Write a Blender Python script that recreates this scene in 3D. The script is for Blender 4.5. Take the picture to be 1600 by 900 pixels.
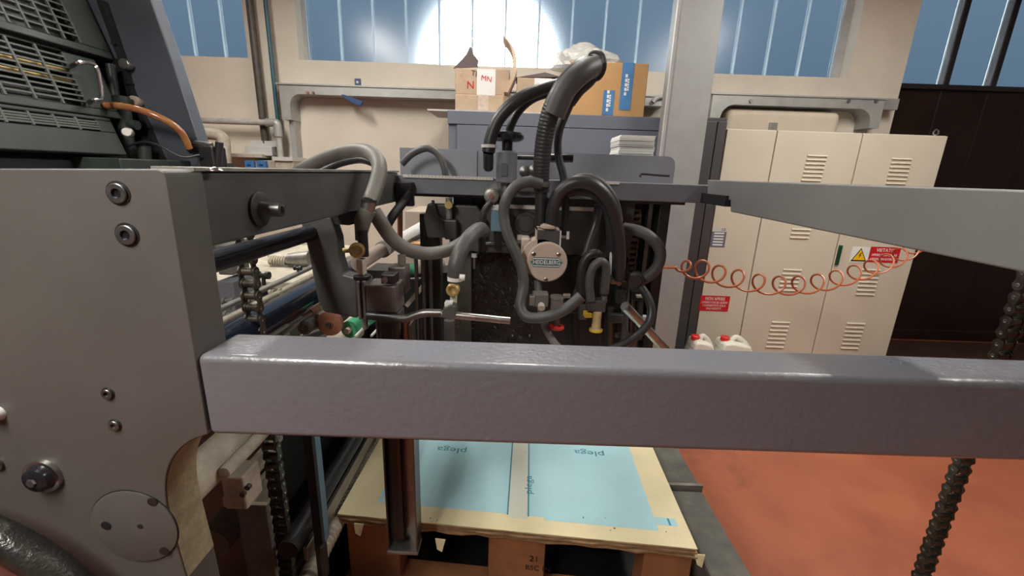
import bpy, bmesh, math, random
from mathutils import Vector, Matrix
random.seed(7)
for o in list(bpy.data.objects): bpy.data.objects.remove(o)
SC = bpy.context.scene
COL = SC.collection

# ------------------------------------------------------------------ camera
F = 665.0
EYE = Vector((0, 0, 1.5))
PITCH = math.atan(180 / F); ROLL = math.asin(0.0335)
_f = Vector((0, math.cos(PITCH), -math.sin(PITCH)))
_r0 = Vector((1, 0, 0)); _u0 = _r0.cross(_f)
_r = _r0 * math.cos(ROLL) + _u0 * math.sin(ROLL)
_u = -_r0 * math.sin(ROLL) + _u0 * math.cos(ROLL)
cam = bpy.data.cameras.new('camera'); cam.sensor_width = 36; cam.lens = 36 * F / 1600; cam.clip_start = 0.02
camo = bpy.data.objects.new('camera', cam); COL.objects.link(camo)
camo.matrix_world = Matrix(((_r.x, _u.x, -_f.x, EYE.x), (_r.y, _u.y, -_f.y, EYE.y), (_r.z, _u.z, -_f.z, EYE.z), (0, 0, 0, 1)))
SC.camera = camo
# ------------------------------------------------------------------ world, sun, exposure
SUN_STRENGTH = 6.0
SKY_STRENGTH = 0.36
SC.view_settings.view_transform = 'Standard'; SC.view_settings.look = 'None'
SC.view_settings.gamma = 1; SC.view_settings.use_curve_mapping = False
SC.view_settings.exposure = 0.3
w = bpy.data.worlds.new('sky'); SC.world = w; w.use_nodes = True
nt = w.node_tree; nt.nodes.clear()
wo = nt.nodes.new('ShaderNodeOutputWorld'); bg = nt.nodes.new('ShaderNodeBackground')
tc = nt.nodes.new('ShaderNodeTexCoord'); sx = nt.nodes.new('ShaderNodeSeparateXYZ'); cr = nt.nodes.new('ShaderNodeValToRGB')
nt.links.new(tc.outputs['Generated'], sx.inputs[0]); nt.links.new(sx.outputs['Z'], cr.inputs[0])
cr.color_ramp.elements[0].position = 0.0; cr.color_ramp.elements[0].color = (0.24, 0.36, 0.50, 1)
cr.color_ramp.elements[1].position = 0.5; cr.color_ramp.elements[1].color = (0.56, 0.76, 1.0, 1)
nt.links.new(cr.outputs[0], bg.inputs[0]); bg.inputs[1].default_value = SKY_STRENGTH
nt.links.new(bg.outputs[0], wo.inputs[0])
sl = bpy.data.lights.new('sun', 'SUN'); sl.energy = SUN_STRENGTH; sl.angle = math.radians(3); sl.color = (1.0, 0.98, 0.95)
so = bpy.data.objects.new('sun', sl); COL.objects.link(so)
SUN_EL, SUN_AZ = math.radians(8.5), math.radians(2.6)      # where it stands seen from the room (azimuth left of straight ahead)
sd = Vector((-math.sin(SUN_AZ) * math.cos(SUN_EL), math.cos(SUN_AZ) * math.cos(SUN_EL), math.sin(SUN_EL)))
so.rotation_euler = sd.to_track_quat('Z', 'Y').to_euler()

# ------------------------------------------------------------------ pixel -> place helpers (frame 1600 x 900)
def ray(px, py): return _f * F + _r * (px - 800) - _u * (py - 450)
def onY(px, py, Y): d = ray(px, py); return EYE + d * (Y / d.y)
def onX(px, py, X): d = ray(px, py); return EYE + d * (X / d.x)
def onZ(px, py, Z): d = ray(px, py); return EYE + d * ((Z - EYE.z) / d.z)
def onP(px, py, p0, n): d = ray(px, py); return EYE + d * ((p0 - EYE).dot(n) / d.dot(n))
def mpp(v): return (v - EYE).dot(_f) / F                     # metres per pixel there
def V(*a): return Vector(a)

# ------------------------------------------------------------------ mesh builder
WORG = {}
class MB:
    def __init__(s): s.v = []; s.f = []; s.mi = []; s.cur = 0
    def add(s, vs, fs):
        b = len(s.v); s.v += [Vector(v) for v in vs]
        for f in fs: s.f.append([b + i for i in f]); s.mi.append(s.cur)
        return s
    def box(s, a, b):
        x0, x1 = sorted((a[0], b[0])); y0, y1 = sorted((a[1], b[1])); z0, z1 = sorted((a[2], b[2]))
        return s.add([(x0,y0,z0),(x1,y0,z0),(x1,y1,z0),(x0,y1,z0),(x0,y0,z1),(x1,y0,z1),(x1,y1,z1),(x0,y1,z1)],
                     [(3,2,1,0),(4,5,6,7),(0,1,5,4),(1,2,6,5),(2,3,7,6),(3,0,4,7)])
    def obox(s, c, ax, ay, az):                              # oriented box, half-axes as vectors
        c, ax, ay, az = Vector(c), Vector(ax), Vector(ay), Vector(az)
        if ax.cross(ay).dot(az) < 0: ax = -ax
        vs = [c + ax*i + ay*j + az*k for i, j, k in ((-1,-1,-1),(1,-1,-1),(1,1,-1),(-1,1,-1),(-1,-1,1),(1,-1,1),(1,1,1),(-1,1,1))]
        return s.add(vs, [(3,2,1,0),(4,5,6,7),(0,1,5,4),(1,2,6,5),(2,3,7,6),(3,0,4,7)])
    def bar(s, p0, p1, w, h, up=(0,0,1)):                    # rectangular bar between two points
        p0, p1 = Vector(p0), Vector(p1); d = (p1 - p0); l = d.length; d.normalize(); up = Vector(up)
        side = d.cross(up)
        if side.length < 1e-4: side = d.cross(Vector((0,1,0)))
        side.normalize(); u = side.cross(d)
        return s.obox((p0 + p1) / 2, d * (l / 2), side * (w / 2), u * (h / 2))
    def frame(s, d):
        d = Vector(d).normalized(); a = Vector((0,0,1)) if abs(d.z) < .9 else Vector((1,0,0))
        u = d.cross(a).normalized(); return u, u.cross(d)
    def cyl(s, p0, p1, r, r2=None, n=20, cap=True):
        p0, p1 = Vector(p0), Vector(p1); r2 = r if r2 is None else r2; u, v = s.frame(p1 - p0)
        cs = [(math.cos(2*math.pi*i/n), math.sin(2*math.pi*i/n)) for i in range(n)]
        vs = [p0 + (u*c + v*t)*r for c, t in cs] + [p1 + (u*c + v*t)*r2 for c, t in cs]
        fs = [(i, n+i, n+(i+1)%n, (i+1)%n) for i in range(n)]
        fs = [f[::-1] for f in fs]
        if cap: fs += [tuple(range(n)), tuple(range(2*n-1, n-1, -1))]
        fs = [f[::-1] for f in fs] if (u.cross(v)).dot(p1-p0) < 0 else fs
        return s.add(vs, fs)
    def lathe(s, p0, axis, prof, n=24):                      # prof: list of (t along axis, r)
        p0 = Vector(p0); ax = Vector(axis).normalized(); u, v = s.frame(ax); vs = []; fs = []; m = len(prof)
        for t, r in prof:
            for i in range(n):
                a = 2*math.pi*i/n; vs.append(p0 + ax*t + (u*math.cos(a) + v*math.sin(a))*max(r, 1e-5))
        for k in range(m-1):
            for i in range(n): fs.append((k*n+i, k*n+(i+1)%n, (k+1)*n+(i+1)%n, (k+1)*n+i))
        fs += [tuple(range(n-1, -1, -1)), tuple(range((m-1)*n, m*n))]
        return s.add(vs, fs)
    def tube(s, pts, r, n=12, cap=True):
        pts = [Vector(p) for p in pts]; m = len(pts); R = r if isinstance(r, (list, tuple)) else [r]*m
        t = [(pts[min(i+1,m-1)] - pts[max(i-1,0)]).normalized() for i in range(m)]
        u, v = s.frame(t[0]); vs = []; fs = []
        for i in range(m):
            u = (u - t[i]*u.dot(t[i])).normalized(); v = t[i].cross(u)
            for k in range(n):
                a = 2*math.pi*k/n; vs.append(pts[i] + (u*math.cos(a) + v*math.sin(a))*R[i])
        for i in range(m-1):
            for k in range(n): fs.append((i*n+k, i*n+(k+1)%n, (i+1)*n+(k+1)%n, (i+1)*n+k))
        if cap: fs += [tuple(range(n-1,-1,-1)), tuple(range((m-1)*n, m*n))]
        return s.add(vs, fs)
    def prism(s, poly, off):                                 # polygon of 3D points, extruded by vector off
        poly = [Vector(p) for p in poly]; off = Vector(off); n = len(poly)
        nrm = Vector((0,0,0))
        for i in range(n): nrm += poly[i].cross(poly[(i+1)%n])
        if nrm.dot(off) > 0: poly = poly[::-1]
        vs = poly + [p + off for p in poly]
        fs = [tuple(range(n)), tuple(range(2*n-1, n-1, -1))] + [(i, n+i, n+(i+1)%n, (i+1)%n) for i in range(n)]
        return s.add(vs, fs)
    def quad(s, *p): return s.add(p, [tuple(range(len(p)))])
    def torus(s, c, axis, R, r, a0=0, a1=2*math.pi, n=40, m=10):
        u, v = s.frame(axis); c = Vector(c); full = abs(a1-a0-2*math.pi) < 1e-4
        pts = [c + (u*math.cos(a0+(a1-a0)*i/n) + v*math.sin(a0+(a1-a0)*i/n))*R for i in range(n+1)]
        return s.tube(pts, r, m, cap=not full)
    def build(s, name, mat, parent=None, smooth=35, bevel=0, seg=2, loc=None, fix=False):
        if parent is not None: org = WORG[parent.name]
        elif loc is not None: org = Vector(loc)
        else:
            n = len(s.v); xs = [v.x for v in s.v]; ys = [v.y for v in s.v]; zs = [v.z for v in s.v]
            org = Vector(((min(xs)+max(xs))/2, (min(ys)+max(ys))/2, min(zs)))
        me = bpy.data.meshes.new(name); me.from_pydata([v - org for v in s.v], [], s.f)
        mats = mat if isinstance(mat, (list, tuple)) else [mat]
        for m_ in mats: me.materials.append(MT[m_] if isinstance(m_, str) else m_)
        if len(mats) > 1:
            for p, i in zip(me.polygons, s.mi): p.material_index = i
        if fix:
            bm = bmesh.new(); bm.from_mesh(me); bmesh.ops.recalc_face_normals(bm, faces=bm.faces); bm.to_mesh(me); bm.free()
        if smooth:
            for p in me.polygons: p.use_smooth = True
            me.set_sharp_from_angle(angle=math.radians(smooth))
        o = bpy.data.objects.new(name, me); COL.objects.link(o)
        if parent is not None: o.parent = parent
        else: o.location = org
        WORG[o.name] = org.copy()
        if bevel:
            b = o.modifiers.new('bevel', 'BEVEL'); b.width = bevel; b.segments = seg; b.limit_method = 'ANGLE'; b.angle_limit = math.radians(40); b.harden_normals = bool(smooth)
        return o
def tag(o, label=None, cat=None, group=None, kind=None):
    if label: o['label'] = label
    if cat: o['category'] = cat
    if group: o['group'] = group
    if kind: o['kind'] = kind
    return o
def thing(name, label, cat, loc, group=None, kind=None):
    o = bpy.data.objects.new(name, None); COL.objects.link(o); o.location = loc; o.empty_display_size = .05
    WORG[o.name] = Vector(loc); return tag(o, label, cat, group, kind)
def inst(name, mesh, parent, world, rot=None):
    o = bpy.data.objects.new(name, mesh); COL.objects.link(o); o.parent = parent
    o.location = Vector(world) - WORG[parent.name]
    if rot: o.rotation_euler = rot
    WORG[o.name] = Vector(world); return o
def smoothpath(P, per=8):
    P = [Vector(p) for p in P]
    if len(P) < 3: return P
    Q = [P[0]*2 - P[1]] + P + [P[-1]*2 - P[-2]]; out = []
    for i in range(1, len(Q)-2):
        a, b, c, d = Q[i-1], Q[i], Q[i+1], Q[i+2]
        for k in range(per):
            t = k/per; t2, t3 = t*t, t*t*t
            out.append(((b*2) + (c-a)*t + (a*2 - b*5 + c*4 - d)*t2 + (b*3 - a - c*3 + d)*t3) * .5)
    out.append(P[-1]); return out
def hosepts(L): return [onY(*l) for l in L]
def text_mesh(s, size, depth=0.0005, align='CENTER'):
    cu = bpy.data.curves.new('t', 'FONT'); cu.body = s; cu.size = size; cu.extrude = depth; cu.align_x = align; cu.align_y = 'CENTER'
    cu.resolution_u = 3
    o = bpy.data.objects.new('t', cu); COL.objects.link(o)
    dg = bpy.context.evaluated_depsgraph_get(); me = bpy.data.meshes.new_from_object(o.evaluated_get(dg))
    bpy.data.objects.remove(o); bpy.data.curves.remove(cu); return me
def letter(s, size, c, ex, ey, mat, parent, name='lettering', width=None, depth=.0005):
    me = text_mesh(s, size, depth); ex = Vector(ex).normalized(); ey = Vector(ey).normalized(); ez = ex.cross(ey)
    if width:
        xs = [v.co.x for v in me.vertices]; k = width / (max(xs) - min(xs))
        for v in me.vertices: v.co.x *= k
    for v in me.vertices: v.co = Vector(c) - WORG[parent.name] + ex*v.co.x + ey*v.co.y + ez*v.co.z
    me.materials.clear(); me.materials.append(MT[mat])
    o = bpy.data.objects.new(name, me); COL.objects.link(o); o.parent = parent; WORG[o.name] = WORG[parent.name]; return o

# ------------------------------------------------------------------ materials
MT = {}
def mat(key, col, rough=.5, metal=0, var=.12, vs=6, col2=None, bump=0, bs=60, coat=0, dust=None, spec=.5, trans=0, alpha=1):
    m = bpy.data.materials.new(key); m.use_nodes = True; n = m.node_tree; n.nodes.clear(); L = n.links.new
    out = n.nodes.new('ShaderNodeOutputMaterial'); b = n.nodes.new('ShaderNodeBsdfPrincipled'); L(b.outputs[0], out.inputs[0])
    tcn = n.nodes.new('ShaderNodeTexCoord'); nz = n.nodes.new('ShaderNodeTexNoise'); nz.inputs['Scale'].default_value = vs; nz.inputs['Detail'].default_value = 5; nz.inputs['Roughness'].default_value = .62
    L(tcn.outputs['Object'], nz.inputs['Vector'])
    rp = n.nodes.new('ShaderNodeValToRGB'); L(nz.outputs['Fac'], rp.inputs[0])
    c2 = col2 or tuple(c * (1 - var) for c in col); c1 = col if col2 else tuple(min(1, c * (1 + var)) for c in col)
    rp.color_ramp.elements[0].position = .36; rp.color_ramp.elements[0].color = (*c2, 1)
    rp.color_ramp.elements[1].position = .64; rp.color_ramp.elements[1].color = (*c1, 1)
    src = rp.outputs[0]
    if dust:                                                 # grime specks and smudges of their own colour
        n2 = n.nodes.new('ShaderNodeTexNoise'); n2.inputs['Scale'].default_value = dust[1]; n2.inputs['Detail'].default_value = 8; n2.inputs['Roughness'].default_value = .7
        L(tcn.outputs['Object'], n2.inputs['Vector'])
        r2 = n.nodes.new('ShaderNodeValToRGB'); L(n2.outputs['Fac'], r2.inputs[0]); r2.color_ramp.elements[0].position = dust[2]; r2.color_ramp.elements[1].position = dust[2] + .14
        mx = n.nodes.new('ShaderNodeMix'); mx.data_type = 'RGBA'; L(r2.outputs[0], mx.inputs['Factor']); L(src, mx.inputs['A']); mx.inputs['B'].default_value = (*dust[0], 1); src = mx.outputs['Result']
    L(src, b.inputs['Base Color'])
    rr = n.nodes.new('ShaderNodeMapRange'); L(nz.outputs['Fac'], rr.inputs[0]); rr.inputs[1].default_value = .3; rr.inputs[2].default_value = .7
    rr.inputs[3].default_value = max(.02, rough * .85); rr.inputs[4].default_value = min(1, rough * 1.15); L(rr.outputs[0], b.inputs['Roughness'])
    b.inputs['Metallic'].default_value = metal; b.inputs['Specular IOR Level'].default_value = spec
    b.inputs['Coat Weight'].default_value = coat; b.inputs['Coat Roughness'].default_value = .12
    b.inputs['Transmission Weight'].default_value = trans; b.inputs['Alpha'].default_value = alpha
    if bump:
        n3 = n.nodes.new('ShaderNodeTexNoise'); n3.inputs['Scale'].default_value = bs; n3.inputs['Detail'].default_value = 3; L(tcn.outputs['Object'], n3.inputs['Vector'])
        bp = n.nodes.new('ShaderNodeBump'); bp.inputs['Strength'].default_value = bump; bp.inputs['Distance'].default_value = .002; L(n3.outputs['Fac'], bp.inputs['Height']); L(bp.outputs[0], b.inputs['Normal'])
    MT[key] = m; return m
mat('wall', (.70,.63,.535), .85, var=.05, vs=2.5, bump=.15, bs=90)
mat('wall_grubby', (.62,.53,.42), .85, var=.07, vs=2)
mat('shop_wall', (.22,.21,.19), .85, var=.06, vs=2)
mat('ceiling', (.7,.68,.64), .9)
mat('floor', (.37,.112,.055), .42, col2=(.29,.085,.044), vs=3, dust=((.17,.06,.035), 1.5, .56), spec=.35)
mat('paint', (.135,.118,.112), .36, var=.06, vs=5, bump=.35, bs=55, spec=.5)         # warm grey machine enamel
mat('paint_plate', (.077,.070,.064), .5, var=.07, vs=4, bump=.12, bs=120, dust=((.20,.19,.17), 9, .72))
mat('paint_rail', (.128,.124,.138), .3, coat=.35, var=.025, vs=3, bump=.5, bs=95)
mat('paint_dark', (.06,.06,.058), .42, var=.12, vs=8, bump=.15, bs=90, dust=((.14,.13,.11), 14, .68))
mat('paint_arm', (.16,.155,.15), .42, var=.05, vs=4, bump=.15, bs=90, dust=((.24,.23,.21), 12, .74))
mat('panel_blue', (.26,.27,.315), .42, var=.06, vs=6)
mat('paint_blue', (.14,.145,.165), .42, var=.1, vs=6, dust=((.16,.16,.16), 10, .7))
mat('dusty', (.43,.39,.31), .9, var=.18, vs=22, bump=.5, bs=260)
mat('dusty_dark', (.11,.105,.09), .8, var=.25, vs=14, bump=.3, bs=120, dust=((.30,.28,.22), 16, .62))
mat('black', (.014,.014,.015), .4, var=.25, vs=9, dust=((.06,.058,.052), 14, .68))
mat('black_gloss', (.012,.012,.015), .2, var=.2)
mat('green_black', (.032,.042,.036), .5, var=.2, vs=7, dust=((.085,.095,.08), 13, .66))
mat('slate', (.075,.085,.105), .45, var=.12, vs=7, dust=((.14,.15,.17), 8, .7))
mat('rubber', (.055,.055,.054), .55, var=.14, vs=12, dust=((.12,.115,.105), 20, .66))
mat('rubber_grey', (.12,.115,.102), .55, var=.16, vs=12, dust=((.19,.18,.155), 22, .62))
mat('rubber_black', (.022,.022,.024), .42, var=.15, vs=12, dust=((.07,.07,.07), 22, .7))
mat('steel', (.42,.41,.39), .32, 1, var=.15, vs=14)
mat('steel_dark', (.16,.155,.15), .38, .9, var=.2, vs=14)
mat('steel_worn', (.30,.285,.26), .45, .8, var=.2, vs=12, dust=((.14,.12,.10), 16, .64))
mat('chain', (.10,.088,.07), .42, .75, var=.3, vs=40, dust=((.03,.027,.022), 60, .58))
mat('pin', (.5,.48,.44), .25, 1)
mat('brass', (.42,.31,.12), .45, .6, var=.2, vs=40, dust=((.45,.40,.30), 60, .6))
mat('chrome', (.6,.6,.6), .18, 1)
mat('roller_blue', (.012,.016,.03), .16, .3, var=.1, coat=.4)
mat('galv', (.40,.40,.385), .45, .35, var=.08, vs=9, dust=((.34,.34,.33), 12, .62))
mat('column', (.29,.295,.29), .5, .15, var=.05, vs=9, dust=((.25,.255,.25), 10, .6))
mat('lightgrey', (.55,.54,.52), .55, var=.06)
mat('beige', (.60,.55,.445), .45, var=.03, vs=2)
mat('beige_dark', (.20,.165,.11), .6)
mat('cabinet_grey', (.135,.148,.19), .5, var=.05, vs=3)
mat('cabinet_dark', (.055,.054,.058), .5, var=.06, vs=3)
mat('door_brown', (.018,.009,.007), .32, var=.2, vs=3, spec=.35)
mat('frame_dark', (.02,.018,.02), .4)
mat('window_frame', (.42,.42,.42), .5)
mat('blue_plastic', (.015,.06,.17), .4)
mat('blue_socket', (.05,.17,.42), .45)
mat('pipe_brown', (.07,.055,.045), .5, var=.3, vs=20)
mat('pipe_white', (.42,.40,.36), .5, var=.15, vs=20)
mat('hose_teal', (.03,.10,.13), .45)
mat('cardboard', (.50,.29,.125), .8, var=.06, vs=5)
mat('cardboard_pale', (.50,.37,.26), .8, var=.08, vs=7, dust=((.40,.27,.18), 8, .6))
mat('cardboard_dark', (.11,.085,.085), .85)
mat('tape_blue', (.07,.21,.44), .35)
mat('tape_clear', (.62,.50,.42), .3, var=.1, vs=30)
mat('white_print', (.78,.78,.76), .5, var=.02)
mat('red_print', (.55,.012,.02), .4, var=.04)
mat('yellow_print', (.85,.52,.01), .4, var=.04)
mat('black_print', (.012,.012,.012), .5)
mat('green_handle', (.01,.06,.03), .3)
mat('paper', (.82,.82,.79), .7, var=.03)
mat('jug', (.72,.70,.62), .4, var=.03)
mat('cap_red', (.6,.02,.015), .35)
mat('hose_orange', (.42,.12,.05), .35, var=.1)
mat('hose_amber', (.42,.21,.07), .25, var=.3, vs=14, coat=.5, col2=(.30,.09,.04))
mat('wood', (.46,.21,.09), .75, col2=(.32,.14,.065), vs=9, bump=.3, bs=80)
mat('board', (.78,.69,.43), .6, var=.05, vs=6, dust=((.60,.48,.26), 12, .7), coat=.15)
mat('board_edge', (.36,.235,.12), .85, var=.2, vs=30)
mat('print_cyan', (.45,.72,.78), .2, var=.04, vs=4, coat=.45)
mat('print_pale', (.70,.72,.62), .3, var=.04, vs=4, coat=.45)
mat('print_line', (.055,.23,.31), .4)
mat('print_white', (.62,.70,.66), .35)
mat('blue_box', (.11,.20,.26), .45, var=.1)
mat('red_plastic', (.65,.03,.02), .4)
mat('amber_plastic', (.62,.52,.28), .35)
mat('yellow_plastic', (.75,.55,.05), .4)
mat('disc_pink', (.44,.36,.30), .45, var=.05, vs=9)
mat('teal_print', (.03,.11,.13), .4)
mat('rust', (.26,.11,.07), .6, .2, var=.2, vs=14)
mat('green_rubber', (.06,.36,.17), .5, var=.15)
mat('maroon', (.10,.032,.025), .22, var=.2, vs=8, coat=.4)
mat('hammer_black', (.02,.019,.016), .3, var=.2, vs=20, bump=.8, bs=150)
mat('grille', (.075,.082,.072), .45, var=.15, vs=12)
mat('foot_dust', (.30,.265,.165), .9, var=.2, vs=40, bump=.4, bs=200)
mat('dark_floor', (.045,.02,.015), .5, var=.2, vs=5)
mat('scale_white', (.62,.60,.54), .4, var=.04)
mat('copper', (.40,.20,.14), .4, .6, var=.2, vs=14)
m = bpy.data.materials.new('plastic_bag'); m.use_nodes = True; b = m.node_tree.nodes['Principled BSDF']
b.inputs['Base Color'].default_value = (.75,.72,.64,1); b.inputs['Roughness'].default_value = .3; b.inputs['Alpha'].default_value = .55; MT['plastic_bag'] = m
# frosted channel glass: rough inner skin, clear outer skin
m = bpy.data.materials.new('glass_rough'); m.use_nodes = True; n = m.node_tree; n.nodes.clear()
o_ = n.nodes.new('ShaderNodeOutputMaterial'); rf = n.nodes.new('ShaderNodeBsdfRefraction'); gl = n.nodes.new('ShaderNodeBsdfGlossy'); mx = n.nodes.new('ShaderNodeMixShader')
rf.inputs['Color'].default_value = (.82,.92,.97,1); rf.inputs['Roughness'].default_value = .40; rf.inputs['IOR'].default_value = 1.30
gl.inputs['Roughness'].default_value = .25; gl.inputs['Color'].default_value = (.9,.9,.9,1); mx.inputs[0].default_value = .05
tn = n.nodes.new('ShaderNodeTexNoise'); tn.inputs['Scale'].default_value = 90; tcn = n.nodes.new('ShaderNodeTexCoord'); n.links.new(tcn.outputs['Object'], tn.inputs['Vector'])
bp = n.nodes.new('ShaderNodeBump'); bp.inputs['Strength'].default_value = .12; bp.inputs['Distance'].default_value = .004; n.links.new(tn.outputs['Fac'], bp.inputs['Height'])
n.links.new(bp.outputs[0], rf.inputs['Normal']); n.links.new(rf.outputs[0], mx.inputs[1]); n.links.new(gl.outputs[0], mx.inputs[2]); n.links.new(mx.outputs[0], o_.inputs[0]); MT['glass_rough'] = m
m = bpy.data.materials.new('glass_clear'); m.use_nodes = True; n = m.node_tree; n.nodes.clear()
o_ = n.nodes.new('ShaderNodeOutputMaterial'); tr = n.nodes.new('ShaderNodeBsdfTransparent'); tr.inputs[0].default_value = (.95,.98,1,1); n.links.new(tr.outputs[0], o_.inputs[0]); MT['glass_clear'] = m
m = bpy.data.materials.new('glass_rib'); m.use_nodes = True; n = m.node_tree; n.nodes.clear()
o_ = n.nodes.new('ShaderNodeOutputMaterial'); tr = n.nodes.new('ShaderNodeBsdfTranslucent'); df = n.nodes.new('ShaderNodeBsdfDiffuse'); mx = n.nodes.new('ShaderNodeMixShader'); mx.inputs[0].default_value = .3
tr.inputs[0].default_value = (.85,.92,.97,1); df.inputs[0].default_value = (.7,.75,.8,1); n.links.new(tr.outputs[0],mx.inputs[1]); n.links.new(df.outputs[0],mx.inputs[2]); n.links.new(mx.outputs[0],o_.inputs[0]); MT['glass_rib'] = m
m = bpy.data.materials.new('lamp_tube'); m.use_nodes = True; n = m.node_tree; n.nodes.clear()
o_ = n.nodes.new('ShaderNodeOutputMaterial'); em = n.nodes.new('ShaderNodeEmission'); em.inputs[0].default_value = (1,.94,.84,1); em.inputs[1].default_value = 16; n.links.new(em.outputs[0], o_.inputs[0]); MT['lamp_tube'] = m

ZF = -.10
YW = 4.3                                                     # inner face of the back wall
X0, X1, YB, ZC = -6.0, 6.5, -4.5, 4.6
tag(MB().box((X0,YB,ZF-.1),(X1,YW+.3,ZF)).build('floor','floor',smooth=0), kind='structure')
tag(MB().box((X0,YB,ZC),(X1,YW+.3,ZC+.1)).build('ceiling','ceiling',smooth=0), kind='structure')
tag(MB().box((X0-.2,YB,ZF),(X0,YW+.3,ZC)).build('wall_left','wall',smooth=0), kind='structure')
tag(MB().box((X1,YB,ZF),(X1+.2,YW+.3,ZC)).build('wall_right','shop_wall',smooth=0), kind='structure')
tag(MB().box((X0,YB-.2,ZF),(X1,YB,ZC)).build('wall_front','shop_wall',smooth=0), kind='structure')
zs = onY(760,103,YW).z                                       # sill height
zt = 3.75
wx = [(-5.4, onY(388,93,YW).x), (onY(468,98,YW).x, onY(1338,60,YW).x)]
dx0 = onY(1424,70,YW).x; dx1 = X1 - .15
dzt = 3.9
wb = MB()
xs = [X0, wx[0][0], wx[0][1], wx[1][0], wx[1][1], dx0]
for a, b in ((X0, wx[0][0]), (wx[0][1], wx[1][0]), (wx[1][1], dx0), (dx1, X1)): wb.box((a,YW,ZF),(b,YW+.28,ZC))
for a, b in wx: wb.box((a,YW,ZF),(b,YW+.28,zs)); wb.box((a,YW,zt),(b,YW+.28,ZC))
wb.box((dx0,YW,dzt),(dx1,YW+.28,ZC))
tag(wb.build('wall_back','wall',smooth=0), kind='structure')
def uglass(root, xa, xb, za, zb, y, pitch, rib=.035):
    n = max(1, round((xb - xa) / pitch)); p = (xb - xa) / n
    mb = MB(); t = .006                                      # one channel: web with two returns, rough skin inside
    mb.cur = 0; mb.quad(V(xa+.003,y,za),V(xa+p-.003,y,za),V(xa+p-.003,y,zb),V(xa+.003,y,zb))
    mb.cur = 1; mb.quad(V(xa+.003,y+t,zb),V(xa+p-.003,y+t,zb),V(xa+p-.003,y+t,za),V(xa+.003,y+t,za))
    me0 = None
    for i in range(n):
        if me0 is None:
            o = mb.build('pane',['glass_rough','glass_clear'],root,smooth=0); me0 = o.data
        else:
            o = inst('pane', me0, root, WORG[root.name] + V(p*i,0,0))
    rm = MB().box((xa-.009,y-.004,za),(xa+.009,y+rib,zb)); r0 = rm.build('glazing_rib','glass_rib',root,smooth=0)
    for i in range(1, n+1): inst('glazing_rib', r0.data, root, WORG[root.name] + V(p*i,0,0))
for k, (a, b) in enumerate(wx):
    root = thing('window_%d' % (k+1), ['frosted channel glass window at the far left behind the press','long frosted channel glass window above the boxes'][k], 'window', V((a+b)/2, YW+.15, zs), kind='structure')
    uglass(root, a+.03, b-.07 if k else b-.01, zs+.02, zt-.02, YW+.15, onY(520,60,YW+.15).x - onY(470,60,YW+.15).x)
    MB().box((a,YW+.13,zs),(b,YW+.19,zs+.02)).build('sill_profile','window_frame',root,smooth=0)
    MB().box((b-.07 if k else b-.012,YW+.12,zs),(b,YW+.2,zt)).build('jamb','window_frame',root,smooth=0)
    MB().box((a,YW+.12,zs),(a+.03,YW+.2,zt)).build('jamb','window_frame',root,smooth=0)
# brown door with ribbed glazing above
root = thing('door_1', 'dark brown metal sliding door with ribbed glass panes above', 'door', V((dx0+dx1)/2, YW+.05, ZF), kind='structure')
zg = onY(1500,134,YW+.05).z
pw = (onY(1555,60,YW).x - onY(1478,60,YW).x)
x = dx0; k = 0
while x < dx1 - .02:
    xb = min(x + pw, dx1)
    MB().box((x+.002,YW+.06,ZF+.02),(xb-.002,YW+.11,zg-.02)).build('panel','door_brown',root,smooth=0,bevel=.006)
    gm = MB(); gm.cur = 0; gm.quad(V(x,YW+.09,zg),V(xb,YW+.09,zg),V(xb,YW+.09,dzt),V(x,YW+.09,dzt)); gm.cur = 1
    gm.quad(V(x,YW+.096,dzt),V(xb,YW+.096,dzt),V(xb,YW+.096,zg),V(x,YW+.096,zg)); gm.build('pane',['glass_rough','glass_clear'],root,smooth=0)
    MB().box((x-.028,YW+.03,zg-.03),(x+.028,YW+.12,dzt)).build('mullion','frame_dark',root,smooth=0,bevel=.008)
    x = xb
MB().box((dx0,YW+.02,zg-.04),(dx1,YW+.13,zg)).build('rail','frame_dark',root,smooth=0)
MB().box((dx0,YW+.03,ZF),(dx1,YW+.13,ZF+.12)).build('kick_rail','door_brown',root,smooth=0,bevel=.01)

# ------------------------------------------------------------------ ceiling lights
def fixture(x, y, z, L, label, power):
    r = thing('fluorescent_light', label, 'light', V(x,y,z), 'ceiling strip lights')
    MB().box((x-.12,y-L/2,z),(x+.12,y+L/2,z+.06)).build('housing','lightgrey',r,smooth=0,bevel=.01)
    for s in (-.06,.06): MB().cyl((x+s,y-L/2+.05,z-.025),(x+s,y+L/2-.05,z-.025),.018,n=10).build('tube','lamp_tube',r)
    MB().cyl((x,y-L*.3,z+.06),(x,y-L*.3,ZC),.008,n=6).build('hanger','steel_worn',r); MB().cyl((x,y+L*.3,z+.06),(x,y+L*.3,ZC),.008,n=6).build('hanger','steel_worn',r)
    l = bpy.data.lights.new('fluorescent_glow','AREA'); l.shape = 'RECTANGLE'; l.size = .24; l.size_y = L; l.energy = power; l.color = (1,.965,.90)
    lo = bpy.data.objects.new('fluorescent_glow', l); COL.objects.link(lo); lo.parent = r; lo.location = (0,0,-.06)
for x, y, z, L, P, lab in ((-.8,-.3,2.35,1.0,35,'low strip light over the left side of the aisle'),(-1.9,1.9,3.2,2.0,54,'strip light above the press unit'),(2.5,1.5,3.4,2.4,70,'strip light in front of the beige cabinet'),(.1,2.5,3.3,1.8,22,'strip light above the cupboards')):
    fixture(x, y, z, L, lab, P)

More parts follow.
